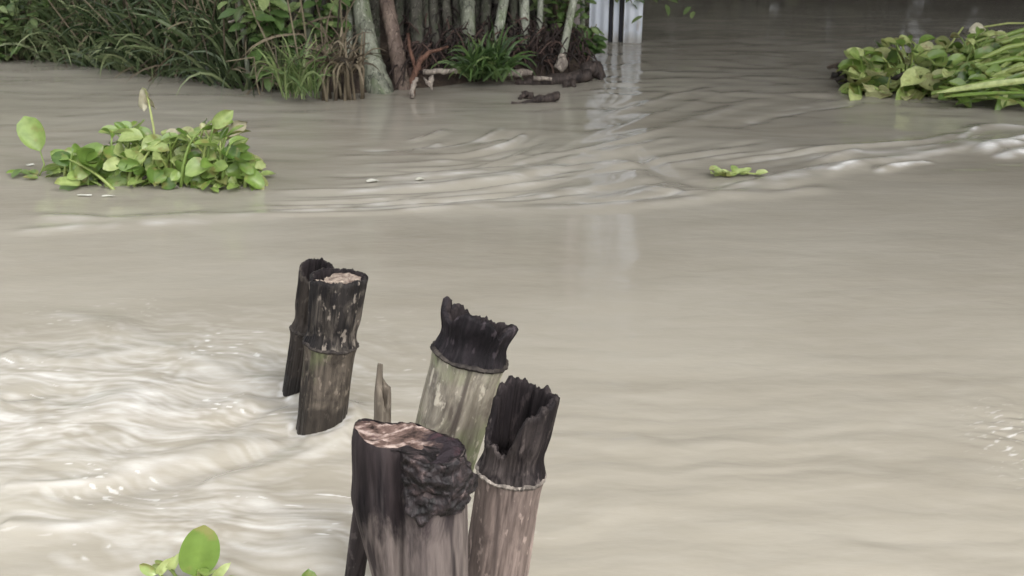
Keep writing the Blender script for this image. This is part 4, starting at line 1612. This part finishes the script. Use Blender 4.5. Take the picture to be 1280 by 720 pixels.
sheet(fx(736), fx(760), 0.0, M_sheet)
sheet(fx(766), fx(773), 0.02, M_sheet)
sheet(fx(779), fx(802), 0.0, M_sheet)
sheet(fx(712), fx(728), 0.12, M_sheetp)
for a, b in ((760.5, 765.5), (773.5, 778.5)):
    mb = MB()
    xm, r_ = (fx(a) + fx(b)) / 2, (fx(b) - fx(a)) / 2 * .92
    mb.tube([(xm, .05, -.5), (xm + .004, .05, .8), (xm, .05, 2.2)], [r_, r_ * .97, r_ * .9], 12)
    mb.build('post', M_postd, fence)
mb = MB()
mb.tube([(fx(712), .12 + .05, 1.6), (fx(802), .09, 1.6)], [.02, .02], 8)
mb.build('rail', M_postd, fence)

# ------------------------------------------------------------------ driftwood and stranded logs by the grove
GD = 'driftwood stranded along the bank'


def limb(label, pix, rad, mat, z=None, depth_at=None, group=GD, name='driftwood', cat='driftwood', twigs=()):
    """bent limb through pixel points at one distance"""
    b = at_z(*depth_at)
    dep = (b - Vector((0, 0, CAM_H))).dot(FW)
    mb = MB()
    P = [at_depth(px, py, dep + dz) - b for px, py, dz in pix]
    pts, rr = [], []
    n = len(P)
    for i in range(n - 1):
        for k in range(4):
            s = k / 4
            pts.append(P[i].lerp(P[i + 1], s) + Vector((random.uniform(-.006, .006), 0, random.uniform(-.006, .006))))
            rr.append((rad[i] * (1 - s) + rad[i + 1] * s) * (random.uniform(.7, 1.25) if mat is M_driftdark else random.uniform(.85, 1.15)))
    pts.append(P[-1])
    rr.append(rad[-1])
    mb.tube(pts, rr, 10)
    for tw in twigs:
        Q = [at_depth(px, py, dep + dz) - b for px, py, dz in tw[0]]
        mb.tube(Q, [tw[1] * (1 - .5 * i / len(Q)) for i in range(len(Q))], 7)
    o = mb.build(name, mat)
    o.location = b
    return tag(o, label, cat, group)


limb('reddish dead branch with a white fork dipping into the water', [(514, 120, -.02), (516, 100, 0), (524, 78, 0), (534, 66, .05), (560, 58, .12)], [.014, .017, .018, .012, .007], M_driftred, depth_at=(516, 119),
     twigs=(([(520, 88, 0), (512, 60, .02), (510, 42, .04)], .012),))
limb('short bleached stub sticking out of the water by the red branch', [(514, 122, -.05), (516, 108, -.04), (521, 97, -.03)], [.012, .014, .010], M_drift, depth_at=(515, 121))
limb('pale straight log lying on the bank over a dark hollow', [(528, 90, 0), (550, 88, 0), (572, 90, .0)], [.014, .016, .012], M_drift, depth_at=(550, 113))
limb('bleached forked twig leaning under the pale log', [(529, 96, -.03), (535, 106, -.05), (541, 95, -.03), (540, 112, -.06)], [.005, .010, .012, .006], M_drift, depth_at=(540, 117))
limb('flat grey log stranded left of the two dark logs', [(634, 92, .1), (650, 91, .1), (665, 92, .1)], [.015, .022, .014], M_drift, depth_at=(650, 110))
limb('pale board end lying on the bank beside the flat grey log', [(668, 98, .0), (690, 99, .0)], [.014, .010], M_drift, depth_at=(680, 109))
limb('long dark log lying at the water edge under the shrub', [(645, 104, .05), (680, 103, .05), (720, 98, .08), (738, 93, .1)], [.02, .035, .04, .035], M_driftdark, depth_at=(700, 108))
limb('sunken branch with its black end out of the water', [(640, 130, -.03), (665, 127, 0), (684, 123, .0), (697, 120, .03)], [.008, .012, .03, .026], M_driftdark, depth_at=(680, 128), twigs=(([(672, 128, 0), (671, 134, -.04)], .010), ([(690, 128, 0), (716, 133, 0)], .008)))
limb('dark stump of root with a pale side at the tip of the bank', [(722, 96, 0), (733, 88, 0), (742, 83, .02), (750, 92, 0), (752, 100, -.02)], [.02, .045, .045, .03, .012], M_driftdark, depth_at=(736, 100))
limb('small dark broken lump in the water left of the sunken branch', [(648, 124, 0), (655, 119, 0), (664, 120, .02), (668, 125, 0)], [.008, .020, .024, .010], M_driftdark, depth_at=(656, 124))
limb('short black root stub poking from the water just off the bank tip', [(703, 112, 0), (709, 104, 0), (716, 102, .02), (719, 109, 0)], [.010, .022, .020, .010], M_driftdark, depth_at=(710, 110))
limb('bleached knob of wood on the bank below the shrub', [(697, 88, .1), (704, 78, .1), (700, 70, .12)], [.03, .035, .02], M_drift, depth_at=(700, 104))
limb('thin pale twigs caught in the reeds', [(285, 28, 0), (300, 24, 0), (320, 12, 0), (340, 0, .05)], [.006, .007, .006, .004], M_drift, depth_at=(310, 112), twigs=(([(300, 24, 0), (322, 34, 0), (345, 60, -.05)], .006), ([(298, 0, 0), (306, 40, 0), (313, 70, 0)], .007)))
limb('bent brown stem lying in the water below the reeds', [(270, 104, 0), (290, 107, 0), (310, 106, 0), (324, 115, -.02)], [.006, .008, .008, .005], M_driftdark, depth_at=(300, 110))

# ------------------------------------------------------------------ trees of the far bank (seen only mirrored in the water), and unseen trees added for shade
def tree_meshes(seed, h0=1.0):
    rr = random.Random(seed)
    tb_ = MB()
    top = 5.6
    tb_.tube([(0, 0, -.3), (.06, .02, 1.2), (-.04, .05, 2.6), (.05, 0, 4.0), (0, 0, top)], [.17, .13, .11, .08, .03], 10, .4)
    lb = MB()
    for k in range(14):
        h = rr.uniform(h0, 5.0)
        a = rr.uniform(0, 6.28)
        ln = rr.uniform(.9, 1.9) * (.5 if h0 > 3 else 1)
        e = Vector((math.cos(a) * ln, math.sin(a) * ln, h + rr.uniform(.1, .9)))
        tb_.tube([(0, 0, h), e * .5 + Vector((0, 0, h * .5)), e], [.05, .035, .012], 6, .4)
        for j in range(150):
            q = e + Vector((rr.gauss(0, .48), rr.gauss(0, .48), rr.gauss(-.05, .38)))
            a2 = rr.uniform(0, 6.28)
            lb.leaf(q, (math.cos(a2), math.sin(a2), rr.uniform(-.8, .3)), (rr.uniform(-.4, .4), rr.uniform(-.4, .4), 1), rr.uniform(.16, .30), rr.uniform(.08, .14), .1, .4, segs=3, tint=rr.random())
    a = tb_.build('trunk', M_culm_dark)
    b = lb.build('crown', M_canopy)
    r_ = (a.data, b.data)
    bpy.data.objects.remove(a)
    bpy.data.objects.remove(b)
    return r_


TM = [tree_meshes(s) for s in (1, 2, 3)]
TALL = tree_meshes(5, 3.6)
TREES = [(-6, 13.8, 1.4), (-3.2, 13.2, 1.4), (-.8, 13.6, 1.4), (1.0, 12.3, 1.35), (2.7, 12.1, 1.4), (4.3, 12.2, 1.35), (6.0, 12.4, 1.4), (8.2, 13.0, 1.5), (10.6, 13.6, 1.5),
         (1.8, 14.2, 1.9), (4.9, 14.4, 1.95), (-2, 15.6, 1.7), (8.4, 15.6, 1.9),
         (6.6, 10.6, 1.7), (7.4, 9.2, 1.75), (9.8, 3.4, 2.4), (7.4, 5.2, 1.8), (9.4, 6.0, 2.3), (6.9, 7.6, 1.7),  # right-bank trees, added out of view to shade the far water
         (-9, 19, 2.3), (-5, 19.5, 2.3), (-1.5, 19, 2.4), (1.2, 19.6, 2.3), (3.6, 18.8, 2.4), (6.2, 19.4, 2.3), (8.8, 18.8, 2.4), (11.6, 18, 2.4), (14.5, 16, 2.4), (13, 12, 2.3),
         (2.2, 13.3, 1.3), (3.4, 12.6, 1.2), (5.2, 12.6, 1.3), (7.2, 12.4, 1.3), (3.6, 13.2, 1.7), (.2, 12.9, 1.6)]
for i, (x, y, s_) in enumerate(TREES):
    r_ = empty('far_or_shade_tree', (x, y, gz(x, y)), 'broad dark tree on the far bank, or added at right for shade', 'tree', 'trees on the far bank')
    r_.scale = (s_, s_, s_)
    r_.rotation_euler = (0, 0, i * 1.9)
    for nm, d in (('trunk', TM[i % 3][0]), ('crown', TM[i % 3][1])):
        o = bpy.data.objects.new(nm, d)
        COL.objects.link(o)
        o.parent = r_
for x, y, s_ in ((7.0, 2.0, 2.4), (8.0, 1.3, 3.2)):  # unseen trees added so that their shadow falls on the river
    r_ = empty('added_shade_tree', (x, y, gz(x, y)), 'unseen tall tree added on the right bank to shade the river', 'tree', 'unseen trees added for shade on the right bank')
    r_.scale = (s_, s_, s_)
    r_.rotation_euler = (0, 0, x * 2)
    for nm, d in (('trunk', TALL[0]), ('crown', TALL[1])):
        o = bpy.data.objects.new(nm, d)
        COL.objects.link(o)
        o.parent = r_
mb = MB()
random.seed(77)
for i in range(9000):
    x = random.uniform(-8, 13)
    y = 11.5 + random.uniform(0, 2.6)
    a = random.uniform(0, 6.28)
    mb.leaf((x, y, random.random() ** 1.1 * 3.8), (math.cos(a), math.sin(a), random.uniform(-.6, .6)), (0, -.8, .6), random.uniform(.2, .42), random.uniform(.08, .16), .1, .4, segs=3, tint=random.random())
for i in range(11000):
    x = random.uniform(-18, 30)
    a = random.uniform(0, 6.28)
    mb.leaf((x, 20.5 + random.uniform(0, 2.5), random.random() ** 1.9 * 11), (math.cos(a), math.sin(a), random.uniform(-.6, .6)), (0, -.8, .6), random.uniform(.5, .9), random.uniform(.3, .5), .1, .4, segs=3, tint=random.random())
o = mb.build('far_thicket', M_far)
tag(o, 'dark thicket at the foot of the far bank trees', 'thicket', None, 'stuff')
